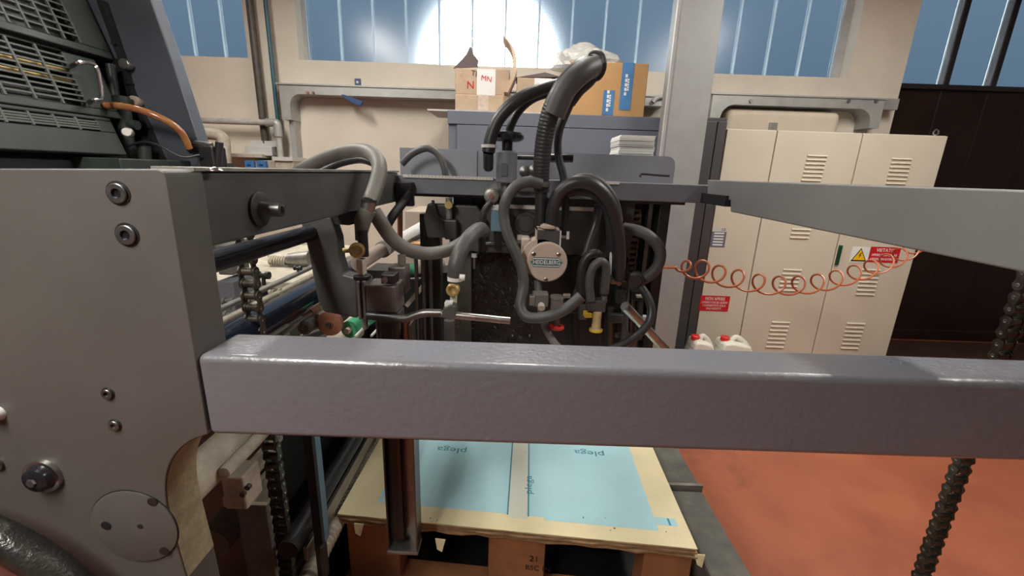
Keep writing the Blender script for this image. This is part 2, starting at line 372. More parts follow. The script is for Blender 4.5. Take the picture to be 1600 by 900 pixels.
# =================================================================== things along the back wall
YC = 3.62                                                    # front of the beige cabinet
def bpx(x0, y0, x1, y1, Y):                                  # pixel box on a frontal plane -> x0,z0,x1,z1
    xm, ym = (x0+x1)/2, (y0+y1)/2
    return onY(x0,ym,Y).x, onY(xm,y1,Y).z, onY(x1,ym,Y).x, onY(xm,y0,Y).z
# --- steel column
ycol = 3.25
xa, xb = onY(1056,100,ycol).x, onY(1118,100,ycol).x
r = thing('steel_column', 'pale grey steel column in front of the dark cabinet', 'column', V((xa+xb)/2, ycol+.15, ZF))
tw = (xb-xa)
MB().box((xa,ycol,ZF),(xb,ycol+.012,ZC)).build('flange','column',r,smooth=0,bevel=.003)
MB().box((xa,ycol+.2,ZF),(xb,ycol+.212,ZC)).build('flange','column',r,smooth=0,bevel=.003)
MB().box((xa,ycol+.012,ZF),(xa+.012,ycol+.2,ZC)).build('web','column',r,smooth=0)
MB().box((xb-.012,ycol+.012,ZF),(xb,ycol+.2,ZC)).build('web','column',r,smooth=0)
MB().box((xa-.022,ycol+.03,ZF),(xa-.002,ycol+.06,ZC)).build('edge_strip','lightgrey',r,smooth=0)
MB().box((xa-.06,ycol-.06,ZF),(xb+.06,ycol+.27,ZF+.015)).build('base_plate','column',r,smooth=0)
# --- beige electrical cabinet with three doors
za = onY(1300,206,YC).z
cx = [onY(1137,197,YC).x, onY(1216,200,YC).x, onY(1350,205,YC).x, onY(1484,207,YC).x]
ydep = 4.05
r = thing('electrical_cabinet', 'tall beige three-door electrical cabinet with louvres and warning signs', 'cabinet', V((cx[0]+cx[3])/2,(YC+ydep)/2,ZF))
MB().box((cx[0],YC+.02,ZF),(cx[3],ydep,za)).build('body','beige',r,smooth=0,bevel=.004)
doors = []
for i in range(3):
    d = MB().box((cx[i]+.004,YC,ZF+.06),(cx[i+1]-.004,YC+.022,za-.004)).build('door','beige',r,smooth=0,bevel=.004); doors.append(d)
    if i: MB().box((cx[i]-.004,YC+.012,ZF+.06),(cx[i]+.004,YC+.0205,za)).build('seam','beige_dark',r,smooth=0)
sm = None
def louvre(d, px, py, n, wpx=31, hpx=6.4):
    global sm
    for k in range(n):
        c = onY(px - k*hpx*.26, py + k*hpx, YC)
        if sm is None:
            w_, h_ = wpx*mpp(c)/2, .0065
            q = MB(); q.add([(-w_,0,-h_*1.4),(w_,0,-h_*1.4),(w_,0,h_),(-w_,0,h_),(-w_,-.012,-h_),(w_,-.012,-h_)],[(4,5,2,3),(0,1,5,4),(0,4,3),(1,2,5)])
            me = bpy.data.meshes.new('slat'); me.from_pydata([tuple(v) for v in q.v],[],q.f); me.materials.append(MT['beige']); sm = me
        inst('slat', sm, d, c + V(0,.0005,0))
louvre(doors[1],1277,243,7); louvre(doors[1],1252,358,3); louvre(doors[1],1238,421,6,); louvre(doors[1],1220,503,7)
louvre(doors[2],1409,248,7); louvre(doors[2],1361,421,7); louvre(doors[2],1337,505,7)
c = onY(1474,199,YC); MB().torus(V(c.x,YC+.05,za+.028),(0,1,0),.02,.0055,n=20,m=8).cyl((c.x,YC+.05,za),(c.x,YC+.05,za+.012),.012,n=10).build('lifting_eye','chrome',r)
c = onY(1215,190,YC); MB().box((c.x-.035,YC+.05,za),(c.x+.035,YC+.056,za+.06)).cyl((c.x,YC+.048,za+.035),(c.x,YC+.058,za+.035),.012,n=10).build('lifting_bracket','steel_worn',r)
a = onY(1312,383,YC); b = onY(1307,414,YC)
MB().obox((a+b)/2+V(0,-.008,0), V(.014,0,0), V(0,.008,0), V(0,0,(a.z-b.z)/2)).build('handle','green_handle',doors[2],smooth=0,bevel=.004)
def signbox(name, label, x0,y0,x1,y1, mt, parent, t=.003, skew=0):
    q = bpx(x0,y0,x1,y1,YC); o = MB().box((q[0],YC-t,q[1]),(q[2],YC,q[3])).build(name,mt,parent,smooth=0); o['label'] = label; return o, q
ex, ey = (1,0,0), (0,0,1)
s_, q = signbox('info_plate','grey blue data plate with white rows and a conformity mark',1111,356,1134,386,'cabinet_grey',doors[0])
for k in range(5):
    zz = q[3] - (q[3]-q[1])*(.28+.15*k); MB().box((q[0]+.02,YC-.004,zz-.006),(q[2]-.02,YC-.003,zz+.006)).build('print','white_print',s_,smooth=0)
MB().box((q[0],YC-.0035,q[3]-(q[3]-q[1])*.2),(q[2],YC-.003,q[3])).build('header','lightgrey',s_,smooth=0)
letter('CE',.03,V(q[2]-.03,YC-.004,q[3]-.014),ex,ey,'black_print',s_)
s_, q = signbox('warning_plate','red sign with white Italian text',1093,462,1139,486,'red_print',doors[0])
h = q[3]-q[1]; wd = q[2]-q[0]; xm = (q[0]+q[2])/2
for t_, f_, sz, ww in (('NON APRIRE',.2,.30,.66),("L'INTERRUTTORE DEL QUADRO",.44,.19,.9),("E CONSENTITO SOLO",.64,.19,.78),("AGLI ADDETTI",.84,.19,.5)):
    letter(t_, h*sz, V(xm,YC-.0036,q[3]-h*f_), ex, ey, 'white_print', s_, width=wd*ww)
s_, q = signbox('danger_plate','white plate with a yellow electric shock triangle',1329,386,1357,410,'white_print',doors[2])
xm, zm = (q[0]+q[2])/2, (q[1]+q[3])/2; h = (q[3]-q[1])*.5
def tri(k, y): return [V(xm-h*1.02*k,y,zm-h*.8*k-h*.06),V(xm+h*1.02*k,y,zm-h*.8*k-h*.06),V(xm,y,zm+h*.95*k-h*.06)]
MB().prism(tri(1,YC-.003),(0,-.001,0)).build('triangle_border','black_print',s_,smooth=0)
MB().prism(tri(.78,YC-.0042),(0,-.0008,0)).build('triangle','yellow_print',s_,smooth=0)
bo = [(.10,.55),(-.16,.0),(.0,.03),(-.12,-.5),(.18,.1),(.03,.08),(.2,.5)]
MB().prism([V(xm+h*a_,YC-.0052,zm+h*b_*.75-h*.1) for a_, b_ in bo],(0,-.0006,0)).build('bolt_mark','black_print',s_,smooth=0)
s_, q = signbox('warning_plate','red sign with white text beside the danger triangle',1358,386,1405,410,'red_print',doors[2])
h = q[3]-q[1]; wd = q[2]-q[0]; xm = (q[0]+q[2])/2
for t_, f_, sz, ww in (('VIETATO',.22,.32,.6),("APRIRE E LAVORARE",.53,.22,.85),("A PERSONE NON AUTORIZZATE",.8,.22,.9)):
    letter(t_, h*sz, V(xm,YC-.0036,q[3]-h*f_), ex, ey, 'white_print', s_, width=wd*ww)
# --- dark narrow cabinet between column and beige one
xa2, xb2 = onY(1060,300,YC-.02).x, onY(1131,203,YC-.02).x
q0 = onY(1110,183,YC-.02).z
r = thing('tool_cabinet','narrow charcoal cabinet between the column and the beige cabinet','cabinet',V((xa2+xb2)/2,3.85,ZF))
xb2 = cx[0]-.012
MB().box((xa2,YC,ZF),(xb2,4.1,q0)).build('body','cabinet_dark',r,smooth=0,bevel=.004)
xm = onY(1113,250,YC-.02).x
MB().box((xa2+.004,YC-.02,ZF+.05),(xm-.003,YC,q0-.03)).build('door','cabinet_dark',r,smooth=0,bevel=.004)
MB().box((xm+.003,YC-.02,ZF+.05),(xb2-.004,YC,q0-.03)).build('door','cabinet_dark',r,smooth=0,bevel=.004)
# --- grey metal cupboard with boxes on top
YG = 3.55
xa3, xb3 = onY(700,200,YG).x, onY(1043,200,YG).x
zg3 = onY(870,178,YG).z; zl3 = onY(870,199,YG).z
r = thing('metal_cupboard','wide blue-grey metal cupboard carrying the cardboard boxes','cupboard',V((xa3+xb3)/2,3.9,ZF))
MB().box((xa3,YG+.02,ZF),(xb3,4.2,zl3)).build('body','cabinet_grey',r,smooth=0,bevel=.004)
MB().box((xa3-.005,YG,zl3),(xb3+.005,4.2,zg3)).build('top','cabinet_grey',r,smooth=0,bevel=.004)
xq = onY(714,220,YG).x
MB().box((xq,YG,ZF+.06),((xq+xb3)/2-.003,YG+.02,zl3-.004)).build('door','cabinet_grey',r,smooth=0,bevel=.003)
MB().box(((xq+xb3)/2+.003,YG,ZF+.06),(xb3-.01,YG+.02,zl3-.004)).build('door','cabinet_grey',r,smooth=0,bevel=.003)
q = bpx(666,169,722,173,YG)
tag(MB().box((q[0],YG+.05,zg3),(onY(884,150,3.62).x,YG+.5,zg3+.012)).build('board_sheet','lightgrey',smooth=0), 'thin pale board sticking out to the left under the boxes', 'board')
zt3 = zg3 + .012
# --- cardboard boxes
def carton(name,label,x0,x1,y0,y1,z0,z1,mt,flaps=(),tape=None):
    r = thing(name,label,'box',V((x0+x1)/2,(y0+y1)/2,z0),'cardboard boxes on the cupboard')
    MB().box((x0,y0,z0),(x1,y1,z1)).build('body',mt,r,smooth=0,bevel=.006); return r
X = lambda px, py, Y: onY(px,py,Y).x
Zz = lambda px, py, Y: onY(px,py,Y).z
yb = 3.62
x0, x1 = X(711,160,yb), X(800,160,yb); z1 = Zz(750,148,yb); z2 = Zz(750,107,yb)
r = carton('carton','flat pale carton at the bottom of the left stack with brown tape',x0,x1,yb,yb+.4,zt3,z1,'cardboard_pale')
xt0, xt1 = X(747,160,yb), X(763,160,yb)
MB().box((xt0,yb-.001,zt3+.005),(xt1,yb,z1)).build('tape','tape_clear',r,smooth=0)
r = carton('carton','scuffed open carton with torn labels, on top of the left stack',x0,X(796,125,yb),yb+.01,yb+.4,z1,z2,'cardboard_pale')
a, b = X(745,125,yb), X(774,125,yb)
MB().box((a,yb+.007,z1),(b,yb+.01,z2)).build('label','white_print',r,smooth=0)
letter('N',(z2-z1)*.42,V(X(735,135,yb),yb+.008,Zz(735,133,yb)),ex,ey,'red_print',r)
letter('TE',(z2-z1)*.3,V(X(742,122,yb),yb+.008,Zz(740,115,yb)),(1,0,-.15),(.15,0,1),'black_print',r)
letter('MN',(z2-z1)*.3,V(X(760,122,yb),yb+.005,Zz(760,123,yb)),(1,0,-.15),(.15,0,1),'red_print',r)
def flap(pts, mt, parent, t=(0,.006,0), name='flap'): MB().prism([onY(a_,b_,c_) for a_, b_, c_ in pts], t).build(name,mt,parent,smooth=0)
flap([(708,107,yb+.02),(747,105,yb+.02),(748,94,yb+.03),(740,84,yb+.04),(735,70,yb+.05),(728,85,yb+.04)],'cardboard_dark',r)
fl = smoothpath([onY(791,148,yb),onY(803,120,yb),onY(804,95,yb+.02),(onY(799,78,yb+.03)),onY(787,62,yb+.04)],6)
q = MB()
for i in range(len(fl)-1):
    w0 = .045*(1-(i/len(fl))**2*.85); w1 = .045*(1-((i+1)/len(fl))**2*.85)
    q.obox((fl[i]+fl[i+1])/2, (fl[i+1]-fl[i])*.52, V(w0*.35,0,0) if True else 0, V(0,.12,0))
q.build('flap','cardboard_pale',r,smooth=0)
x0, x1 = X(801,150,yb+.02), X(884,150,yb+.02); z2 = Zz(840,122,yb+.02)
r = carton('carton','middle carton with a raised lid behind the looped hoses',x0+.03,x1,yb+.02,yb+.42,zt3,z2,'cardboard_pale')
MB().box((X(835,130,yb),yb+.018,z2-.06),(X(862,130,yb),yb+.02,z2)).build('label','white_print',r,smooth=0)
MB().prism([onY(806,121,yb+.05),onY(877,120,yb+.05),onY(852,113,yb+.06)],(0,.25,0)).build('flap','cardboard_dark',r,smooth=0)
x0, x1 = X(889,150,yb-.03), X(1009,150,yb-.03); z2 = Zz(940,97,yb-.03)
x0 = x1 + 0 if x0 > x1 else x0
r = carton('carton','largest brown carton with two blue tape strips',max(x0, X(884,150,yb+.02)+.01),x1,yb-.03,3.985,zg3,z2,'cardboard')
big = r
def tp(x0_,y0_,x1_,y1_):
    q = bpx(x0_,y0_,x1_,y1_,yb-.031); o = MB().box((q[0],yb-.034,max(q[1],zg3+.002)),(q[2],yb-.03,q[3])).build('tape','tape_blue',r,smooth=0); return o, q
o, q = tp(970,98,988,172)
for o, q, k in ((o,q,.55),(*tp(942,141,959,180),.6)):
    for w_, f_, l_ in ((.018,.42,.16),(.012,.62,.09)):
        xx = q[0]+(q[2]-q[0])*f_; zz = q[1]+(q[3]-q[1])*k
        n_ = 5
        for j in range(n_): MB().box((xx-w_/2,yb-.0346,zz+l_*(j/n_-.5)),(xx+w_/2,yb-.034,zz+l_*((j+.72)/n_-.5))).build('print','white_print',o,smooth=0)
# crumpled plastic bag on the big box
bm = bmesh.new(); bmesh.ops.create_icosphere(bm, subdivisions=4, radius=1)
xc = (X(880,95,yb)+X(990,95,yb))/2; cz = z2
me = bpy.data.meshes.new('plastic_bag')
from mathutils import noise as NZ
for v in bm.verts:
    n_ = NZ.noise(v.co*2.3)*.16 + NZ.noise(v.co*6)*.09
    v.co *= (1+n_); v.co.x *= .31; v.co.y *= .2; v.co.z = max(v.co.z,0)*.14*(1.15 - v.co.x*1.3)
    v.co.y = max(-.225,min(.24,v.co.y))
bm.to_mesh(me); bm.free(); me.materials.append(MT['plastic_bag'])
o = bpy.data.objects.new('plastic_bag', me); COL.objects.link(o); o.location = (xc-.03, yb+.21, z2+.001)
tag(o,'crumpled clear plastic bag lying on the largest carton','bag')
# --- galvanised cable beam on the wall with rounded brackets
def cable_beam(name,label,x0,x1,legl,legr,zt_,zb_,y0,y1,rad,foot):
    r = thing(name,label,'beam',V((x0+x1)/2,(y0+y1)/2,zb_),'wall beams')
    poly = []
    lw = (zt_-zb_)*1.15
    zf = zb_ - foot
    def arc(cx_,cz_,a0,a1): return [V(cx_+rad*math.cos(a0+(a1-a0)*i/8),y0,cz_+rad*math.sin(a0+(a1-a0)*i/8)) for i in range(9)]
    P = [V(x0,y0,zt_),V(x1,y0,zt_)]
    if legr: P += [V(x1,y0,zf),V(x1-lw,y0,zf)] + arc(x1-lw-rad,zb_-rad,0,math.pi/2)
    else: P += [V(x1,y0,zb_)]
    if legl: P += arc(x0+lw+rad,zb_-rad,math.pi/2,math.pi) + [V(x0+lw,y0,zf),V(x0,y0,zf)]
    else: P += [V(x0,y0,zb_)]
    MB().prism(P,(0,y1-y0,0)).build('beam','galv',r,smooth=30)
    MB().box((x0-.02,y0-.012,zt_),(x1+.02,y1,zt_+.012)).build('cap_strip','galv',r,smooth=0)
    return r, lw
yq0, yq1 = 4.12, 4.3
r, lw = cable_beam('cable_beam','long galvanised wall beam with a rounded bracket at its left end',X(437,150,yq0),X(1040,150,yq0),1,0,Zz(740,142,yq0),Zz(740,156,yq0),yq0,yq1,.1,.22)
xl = X(437,150,yq0)
MB().box((xl+.03,yq0+.06,Zz(470,290,yq0)),(xl+lw-.01,yq1,Zz(460,187,yq0))).build('leg','galv',r,smooth=0,bevel=.005)
for px in (481,490): c = onY(px,145,yq0); MB().cyl(c+V(0,-.012,0),c,.012,n=8).build('bolt','rust',r)
r, lw = cable_beam('cable_beam','shorter galvanised wall beam above the beige cabinet with rounded brackets',X(1114,150,yq0),X(1385,150,yq0),1,1,Zz(1260,152,yq0),Zz(1260,167,yq0),yq0,yq1,.12,.16)
for px in (1173,1325,1368): c = onY(px,158,yq0); MB().cyl(c+V(0,-.012,0),c,.016,n=8).build('bolt','steel_worn',r)
a = onY(1385,160,yq0); MB().box((a.x,yq0+.05,a.z-.05),(X(1412,160,yq0),yq0+.25,Zz(1385,152,yq0))).build('beam_stub','galv',r,smooth=0)
q = bpx(1140,170,1322,200,4.1)
tag(MB().box((q[0],4.15,q[1]-.1),(q[2],4.29,q[3])).build('wall_duct','wall_grubby',bevel=.06,seg=5), 'cream rounded wall duct behind the top of the beige cabinet','duct')
c0 = onY(1022,158,4.1); tag(MB().tube(smoothpath([onY(1020,160,4.1),onY(1026,154,4.1),onY(1036,151,4.1),onY(1060,150,4.1)]),.02).build('pipe_stub','pipe_white'), 'short pale bent pipe right of the largest carton','pipe')
# blue wall bracket and lever
q = bpx(555,123,564,135,YW); r = thing('wall_bracket','small blue bracket with a screw on the wall below the long window','bracket',V((q[0]+q[2])/2,YW,q[1]))
MB().box((q[0],YW-.012,q[1]),(q[2],YW,q[3])).build('plate','blue_plastic',r,smooth=0,bevel=.003); MB().cyl((q[0]*.5+q[2]*.5,YW-.02,(q[1]+q[3])/2),(q[0]*.5+q[2]*.5,YW-.01,(q[1]+q[3])/2),.012,n=10).build('screw','lightgrey',r)
r = thing('lever_valve','dark blue lever hanging on the galvanised wall beam','lever',onY(550,156,4.09))
MB().prism([onY(x_,y_,4.09) for x_, y_ in ((533,147),(538,148),(566,158),(564,165),(556,164),(535,152))],(0,.03,0)).build('arm','blue_plastic',r,smooth=0,bevel=.004)
# --- pipes at the left of the wall
def pipe(name,label,pts,rad,mt,cat='pipe'): return tag(MB().tube(smoothpath(pts) if len(pts)>2 else pts,rad,12).build(name,mt),label,cat)
def vline(px,py,Y,z0,z1): c = onY(px,py,Y); return [V(c.x,Y,z0),V(c.x,Y,z1)]
zj = Zz(410,224,4.2)
pipe('conduit_pipe','dark brown vertical pipe running down the wall to the junction box',vline(402,110,4.22,zj,ZC),.032,'pipe_brown')
pipe('hose_line','thin teal vertical line beside the brown wall pipe',vline(425,100,4.2,1.05,ZC),.018,'hose_teal','hose')
r = thing('grey_conduit','pale horizontal wall pipe with an elbow dropping to the sockets','pipe',V(X(430,190,4.15),4.15,1.4))
zc_ = Zz(370,190,4.15); xe = X(434,200,4.15)
MB().cyl((-4.5,4.15,zc_),(xe,4.15,zc_),.026,n=12).build('pipe','pipe_white',r)
MB().cyl((xe,4.15,zc_),(xe,4.15,1.1),.026,n=12).build('pipe','pipe_white',r)
MB().tube(smoothpath([V(xe-.1,4.15,zc_),V(xe-.02,4.15,zc_),V(xe,4.15,zc_-.02),V(xe,4.15,zc_-.12)]),.037,12).build('elbow','galv',r)
q = bpx(383,223,424,243,4.15)
r = thing('junction_box','grey junction box under the brown wall pipe','box',V((q[0]+q[2])/2,4.2,q[1]))
MB().box((q[0],4.15,q[1]),(q[2],4.3,q[3]-.03)).build('body','lightgrey',r,smooth=0,bevel=.006); MB().box((q[0]+.03,4.19,q[3]-.03),(q[2]+.03,4.3,q[3]+.02)).build('backplate','lightgrey',r,smooth=0)
q = bpx(340,240,426,246,4.1)
r = thing('cable_trunking','flat grey cable trunking running along the wall below the junction box','trunking',V((q[0]+q[2])/2,4.2,q[1]))
MB().box((q[0]-1.2,4.1,q[1]),(q[2]-.1,4.3,q[3])).build('body','dusty',r,smooth=0,bevel=.004)
q = bpx(383,250,428,272,4.12)
r = thing('socket_panel','wall panel with two blue power sockets','socket',V((q[0]+q[2])/2,4.2,q[1]))
MB().box((q[0],4.14,q[1]),(q[2],4.3,q[3])).build('panel','dusty',r,smooth=0,bevel=.005)
for x_ in (391,410):
    s = bpx(x_-7,251,x_+7,264,4.12); o = MB().box((s[0],4.1,s[1]),(s[2],4.14,s[3])).build('socket','blue_socket',r,smooth=0,bevel=.006)
    MB().box((s[0]+.025,4.092,s[1]+.03),(s[2]-.025,4.1,s[3]-.03)).build('cover','blue_plastic',o,smooth=0,bevel=.003)
q = bpx(430,246,458,275,4.05)
r = thing('switch_box','small grey switch box beside the blue sockets','box',V((q[0]+q[2])/2,4.2,q[1]))
MB().box((q[0],4.05,q[1]),(q[2],4.3,q[3])).build('body','dusty',r,smooth=0,bevel=.005); MB().box((q[0]-.01,4.03,q[3]-.03),(q[2]+.01,4.3,q[3]+.005)).build('lid','lightgrey',r,smooth=0)
r = pipe('bent_duct','cream bent duct elbow behind the press connectors',[onY(305,209,3.9),onY(330,209,3.9),onY(346,214,3.9),onY(350,228,3.9),onY(352,262,3.9),onY(354,275,4.0),V(onY(354,275,4.0).x,4.3,onY(354,285,4.0).z)],.05,'dusty','duct')
# --- white jugs on the floor in front of the cabinet
def jug(px, py, label, wj=.30):
    c = onY(px,py,3.33); zt_ = c.z; x_ = c.x
    r = thing('plastic_jug',label,'jug',V(x_,3.33,ZF),'white jugs in front of the beige cabinet')
    MB().box((x_-wj/2,3.2,ZF),(x_+wj/2,3.46,zt_-.10)).build('body','jug',r,bevel=.05,seg=5)
    MB().prism([V(x_-wj*.45,3.24,zt_-.11),V(x_+wj*.45,3.24,zt_-.11),V(x_+wj*.28,3.24,zt_-.045),V(x_-wj*.2,3.24,zt_-.02),V(x_-wj*.42,3.24,zt_-.03)],(0,.18,0)).build('shoulder','jug',r,bevel=.025,seg=4)
    hp = smoothpath([V(x_-wj*.12,3.33,zt_-.03),V(x_+.0,3.33,zt_+.0),V(x_+wj*.2,3.33,zt_-.03),V(x_+wj*.42,3.33,zt_-.10)]); MB().tube(hp,.022,10).build('handle','jug',r)
    MB().lathe(V(x_-wj*.3,3.33,zt_-.03),(0,0,1),[(0,.034),(.03,.036),(.036,.03)],20).build('cap','cap_red',r)
jug(1150,527,'white plastic jug with a red cap, right one of the two by the cabinet'); jug(1098,525,'white plastic jug with a red cap, left one half behind the column',.20)
# --- machine guard / bench carrying the paper stack
yp = 2.2
q = bpx(970,211,1022,240,yp)

tag(MB().box((dx0-.3,3.15,ZF),(dx1,YW-.02,ZF+.012)).build('dark_floor','dark_floor',smooth=0),'dark brown area of the floor before the brown door','mat')  # thin, evenly dark brown sheet over the floor by the door

# =================================================================== sheet feeder frame
XL, XR, YF = -0.444, 0.70, 0.55
ZT = 1.489
fr = thing('sheet_feeder','warm grey steel feeder frame with bolted side plate, front rail and side arms','machine frame',V(.1,1.0,ZF))
# left side plate with its cut-away foot
P = [onY(-320,263,YF), onY(246,264,YF), onY(256,268,YF), onY(259,276,YF), onY(325,679,YF)]
cv = smoothpath([onY(x_,y_,YF) for x_, y_ in ((325,679),(300,688),(279,704),(264,728),(258,760),(262,800),(275,850),(291,905))],5)
P += cv[1:] + [V(cv[-1].x+.02,YF,ZF), V(-1.1,YF,ZF)]
plate = MB().prism(P,(0,.067,0)).build('side_plate',['paint_plate'],fr,smooth=30,bevel=.0022)
plate['label'] = 'large warm grey side plate'
# raised dusty edge strip on the foot of the plate
q = MB()
for i in range(2,len(cv)-1):
    a, b = cv[i], cv[i+1]; q.quad(a+V(.0006,.003,0),b+V(.0006,.003,0),b+V(.0006,.066,0),a+V(.0006,.066,0))
q.build('dust_film','foot_dust',plate)
def socket_bolt(px, py, rpx, Y, parent, recess=.4):
    c = onY(px,py,Y); r_ = rpx*mpp(c)
    MB().lathe(c+V(0,-.0008,0),(0,1,0),[(0,r_*1.22),(.0004,r_*1.24),(.0012,r_*1.18)],28).build('counterbore','black',parent)
    b = MB().lathe(c+V(0,-.004,0),(0,1,0),[(.004,r_*.98),(.0008,r_*1.0),(0,r_*.92),(0,r_*.5),(.0035,r_*.48)],28).build('bolt','steel_dark',parent)
    MB().lathe(c+V(0,-.0012,0),(0,1,0),[(0,r_*.5),(.0005,r_*.5)],6).build('hex_socket','black_gloss',b)
for a in ((185,302,15.5),(199,367,15.5),(169,615,8.5),(180,664,8.5)): socket_bolt(a[0],a[1],a[2],YF,plate)
c = onY(-2,725,YF); MB().cyl(c+V(0,-.004,0),c,.009).build('bolt','steel_dark',plate)
c = onY(-3,645,YF); MB().lathe(c+V(0,-.012,0),(0,1,0),[(0,.009),(.012,.012)],20).build('plug','lightgrey',plate)
# round inspection cover, four screws
c = onY(212,822,YF); rc = 66*mpp(c)
cov = MB().lathe(c+V(0,-.0035,0),(0,1,0),[(0,rc*.97),(.0008,rc),(.004,rc)],56).build('inspection_cover','paint_plate',plate)
MB().lathe(c+V(0,-.0009,0),(0,1,0),[(0,rc*1.025),(.0005,rc*1.025)],56).build('cover_gap','black',plate)
for a in ((238,784,7.5),(166,821,7.5),(257,861,7.5),(219,822,4)):
    s = onY(a[0],a[1],YF-.0035); MB().lathe(s+V(0,-.001,0),(0,1,0),[(0,a[2]*mpp(s)),(.0008,a[2]*mpp(s))],16).build('screw','black',plate)  # flat discs, recess shade put into their black colour
# stub shaft with bright collar
c = onY(70,742,YF); r_ = 26*mpp(c)
MB().lathe(c+V(0,-.006,0),(0,1,0),[(0,r_),(0,r_*1.08),(.006,r_*1.12)],36).build('collar','steel',plate)
MB().lathe(c+V(0,-.018,0),(0,1,0),[(0,r_*.55),(.003,r_*.74),(.008,r_*.78),(.015,r_*.95)],30).build('stub_shaft','black_gloss',plate)
MB().lathe(c+V(0,-.021,0),(0,1,0),[(0,r_*.25),(.005,r_*.3)],6).build('shaft_bolt','steel_dark',plate)
# front rail
zr1, zr0, yr1 = 1.237, 1.108, .642
rail = MB().box((XL+.0005,YF,zr0),(2.3,yr1,zr1)).build('front_rail','paint_rail',fr,bevel=.0105,seg=5)
rail['label'] = 'thick grey square rail across the front'
# left side beam and its big pivot bolt
beam = MB().box((XL-.04,.617,1.381),(XL,1.655,ZT-.002)).build('side_beam','paint_dark',fr,bevel=.004)
MB().box((XL-.055,.60,ZT-.001),(XL+.004,1.66,ZT+.004)).build('cover_strip','steel_worn',beam,smooth=0)
c = onX(404,327,XL)
MB().lathe(c,(1,0,0),[(0,.030),(.005,.030),(.006,.028)],32).build('washer','black',beam)
MB().lathe(c+V(.006,0,0),(1,0,0),[(0,.0135),(.003,.0135),(.020,.012),(.034,.012),(.035,.007),(.030,.006)],24).build('pivot_bolt','steel_dark',beam)
MB().lathe(onY(336,262,.63)+V(0,0,-.004),(0,0,1),[(0,.010),(.003,.008),(.005,.003)],16).build('rivet','chrome',beam)
# right tapered arm
P = [onX(1105,281,XR),onX(1603,297,XR),V(XR,.4,1.4995),V(XR,.4,1.387),onX(1600,426,XR),onX(1141,331,XR),onX(1141,313,XR),onX(1105,311,XR)]
arm = MB().prism(P,(.06,0,0)).build('side_arm','paint_arm',fr,smooth=30,bevel=.004); arm['label'] = 'light grey tapered arm on the right'
MB().box((XR-.01,1.43,1.415),(XR+.05,1.66,1.45)).build('stop_block','black',fr,smooth=0)
MB().box((XR+.062,YF,1.237),(XR+.13,YF+.024,1.48)).build('arm_upright','paint_arm',fr,smooth=0,bevel=.002); MB().box((XR+.02,YF,1.42),(XR+.13,YF+.024,1.48)).build('arm_gusset','paint_arm',fr,smooth=0)
c0 = V(XR+.03,1.0,1.46); MB().bar(c0,V(1.34,1.0,1.46),.05,.05).build('chain_bracket','paint_dark',fr,smooth=0,bevel=.003)
# cross beam with scale
q = bpx(622,283,1106,311,1.62); zc0, zc1 = onY(860,308,1.62).z, onY(860,281,1.62).z
cb = MB().box((XL-.02,1.62,zc0-.004),(XR+.05,1.69,zc1)).build('cross_beam','paint_blue',fr,bevel=.004)
MB().box((XL+.03,1.612,zc1-.0085),(X(770,285,1.61),1.62,zc1+.002)).build('scale_strip','scale_white',cb,smooth=0)
MB().box((X(905,290,1.61),1.612,zc1-.0085),(X(968,290,1.61),1.62,zc1+.002)).build('scale_strip','scale_white',cb,smooth=0)
for k in range(26):
    x_ = XL+.05+k*.0125; MB().box((x_,1.6112,zc1-.005),(x_+.0012,1.612,zc1+.001)).build('scale_mark','black_print',cb,smooth=0)
# rear cover panel behind the beam, rounded right corner
zq = onY(850,238,1.85).z; zl = 1.40
xr_, xl_ = X(1056,250,1.85), X(625,250,1.85); rr = .035
P = [V(xl_,1.85,zl),V(xr_,1.85,zl)] + [V(xr_-rr+rr*math.cos(t*math.pi/16),1.85,zq-rr+rr*math.sin(t*math.pi/16)) for t in range(9)] + [V(xl_,1.85,zq)]
rp_ = MB().prism(P,(0,.012,0)).build('rear_panel','panel_blue',fr,smooth=30)
MB().box((X(705,250,1.84),1.835,zl),(X(745,250,1.84),1.85,zq-.002)).build('panel_fold','panel_blue',rp_,smooth=0)
MB().box((xl_,1.69,1.40),(xr_,1.86,1.43)).build('rear_deck','paint_dark',fr,smooth=0)
MB().tube(smoothpath([onY(1000,277,1.66),onY(1001,273,1.66),onY(1006,272,1.66),onY(1030,274,1.66),onY(1046,275,1.66)]),.004,8).build('wire_handle','black',cb)
# dark back plate, guide column and uprights below the beam
z540 = .735
MB().box((X(736,440,1.78),1.78,z540),(X(1028,440,1.78),1.80,zc0)).build('back_plate','black',fr,smooth=0)
MB().box((X(708,470,1.72),1.74,z540),(X(735,470,1.72),1.78,zc0)).build('guide_column','dusty_dark',fr,smooth=0,bevel=.003)
MB().box((X(1017,380,1.76),1.70,.76),(X(1033,380,1.76),1.76,zc0+.03)).build('upright','black',fr,smooth=0,bevel=.003)
MB().box((X(1003,380,1.76),1.72,.76),(X(1009,380,1.76),1.75,zc0+.03)).build('slide_rail','steel_dark',fr,smooth=0)
MB().box((X(660,470,1.76),1.74,.76),(X(690,470,1.76),1.80,zc0-.09)).build('upright','black',fr,smooth=0,bevel=.003)
for k in range(3): MB().cyl((X(652+k*11,480,1.7),1.7,.78),(X(652+k*11,480,1.7),1.7,1.16),.008,n=8).build('guide_rod','steel_dark',fr)
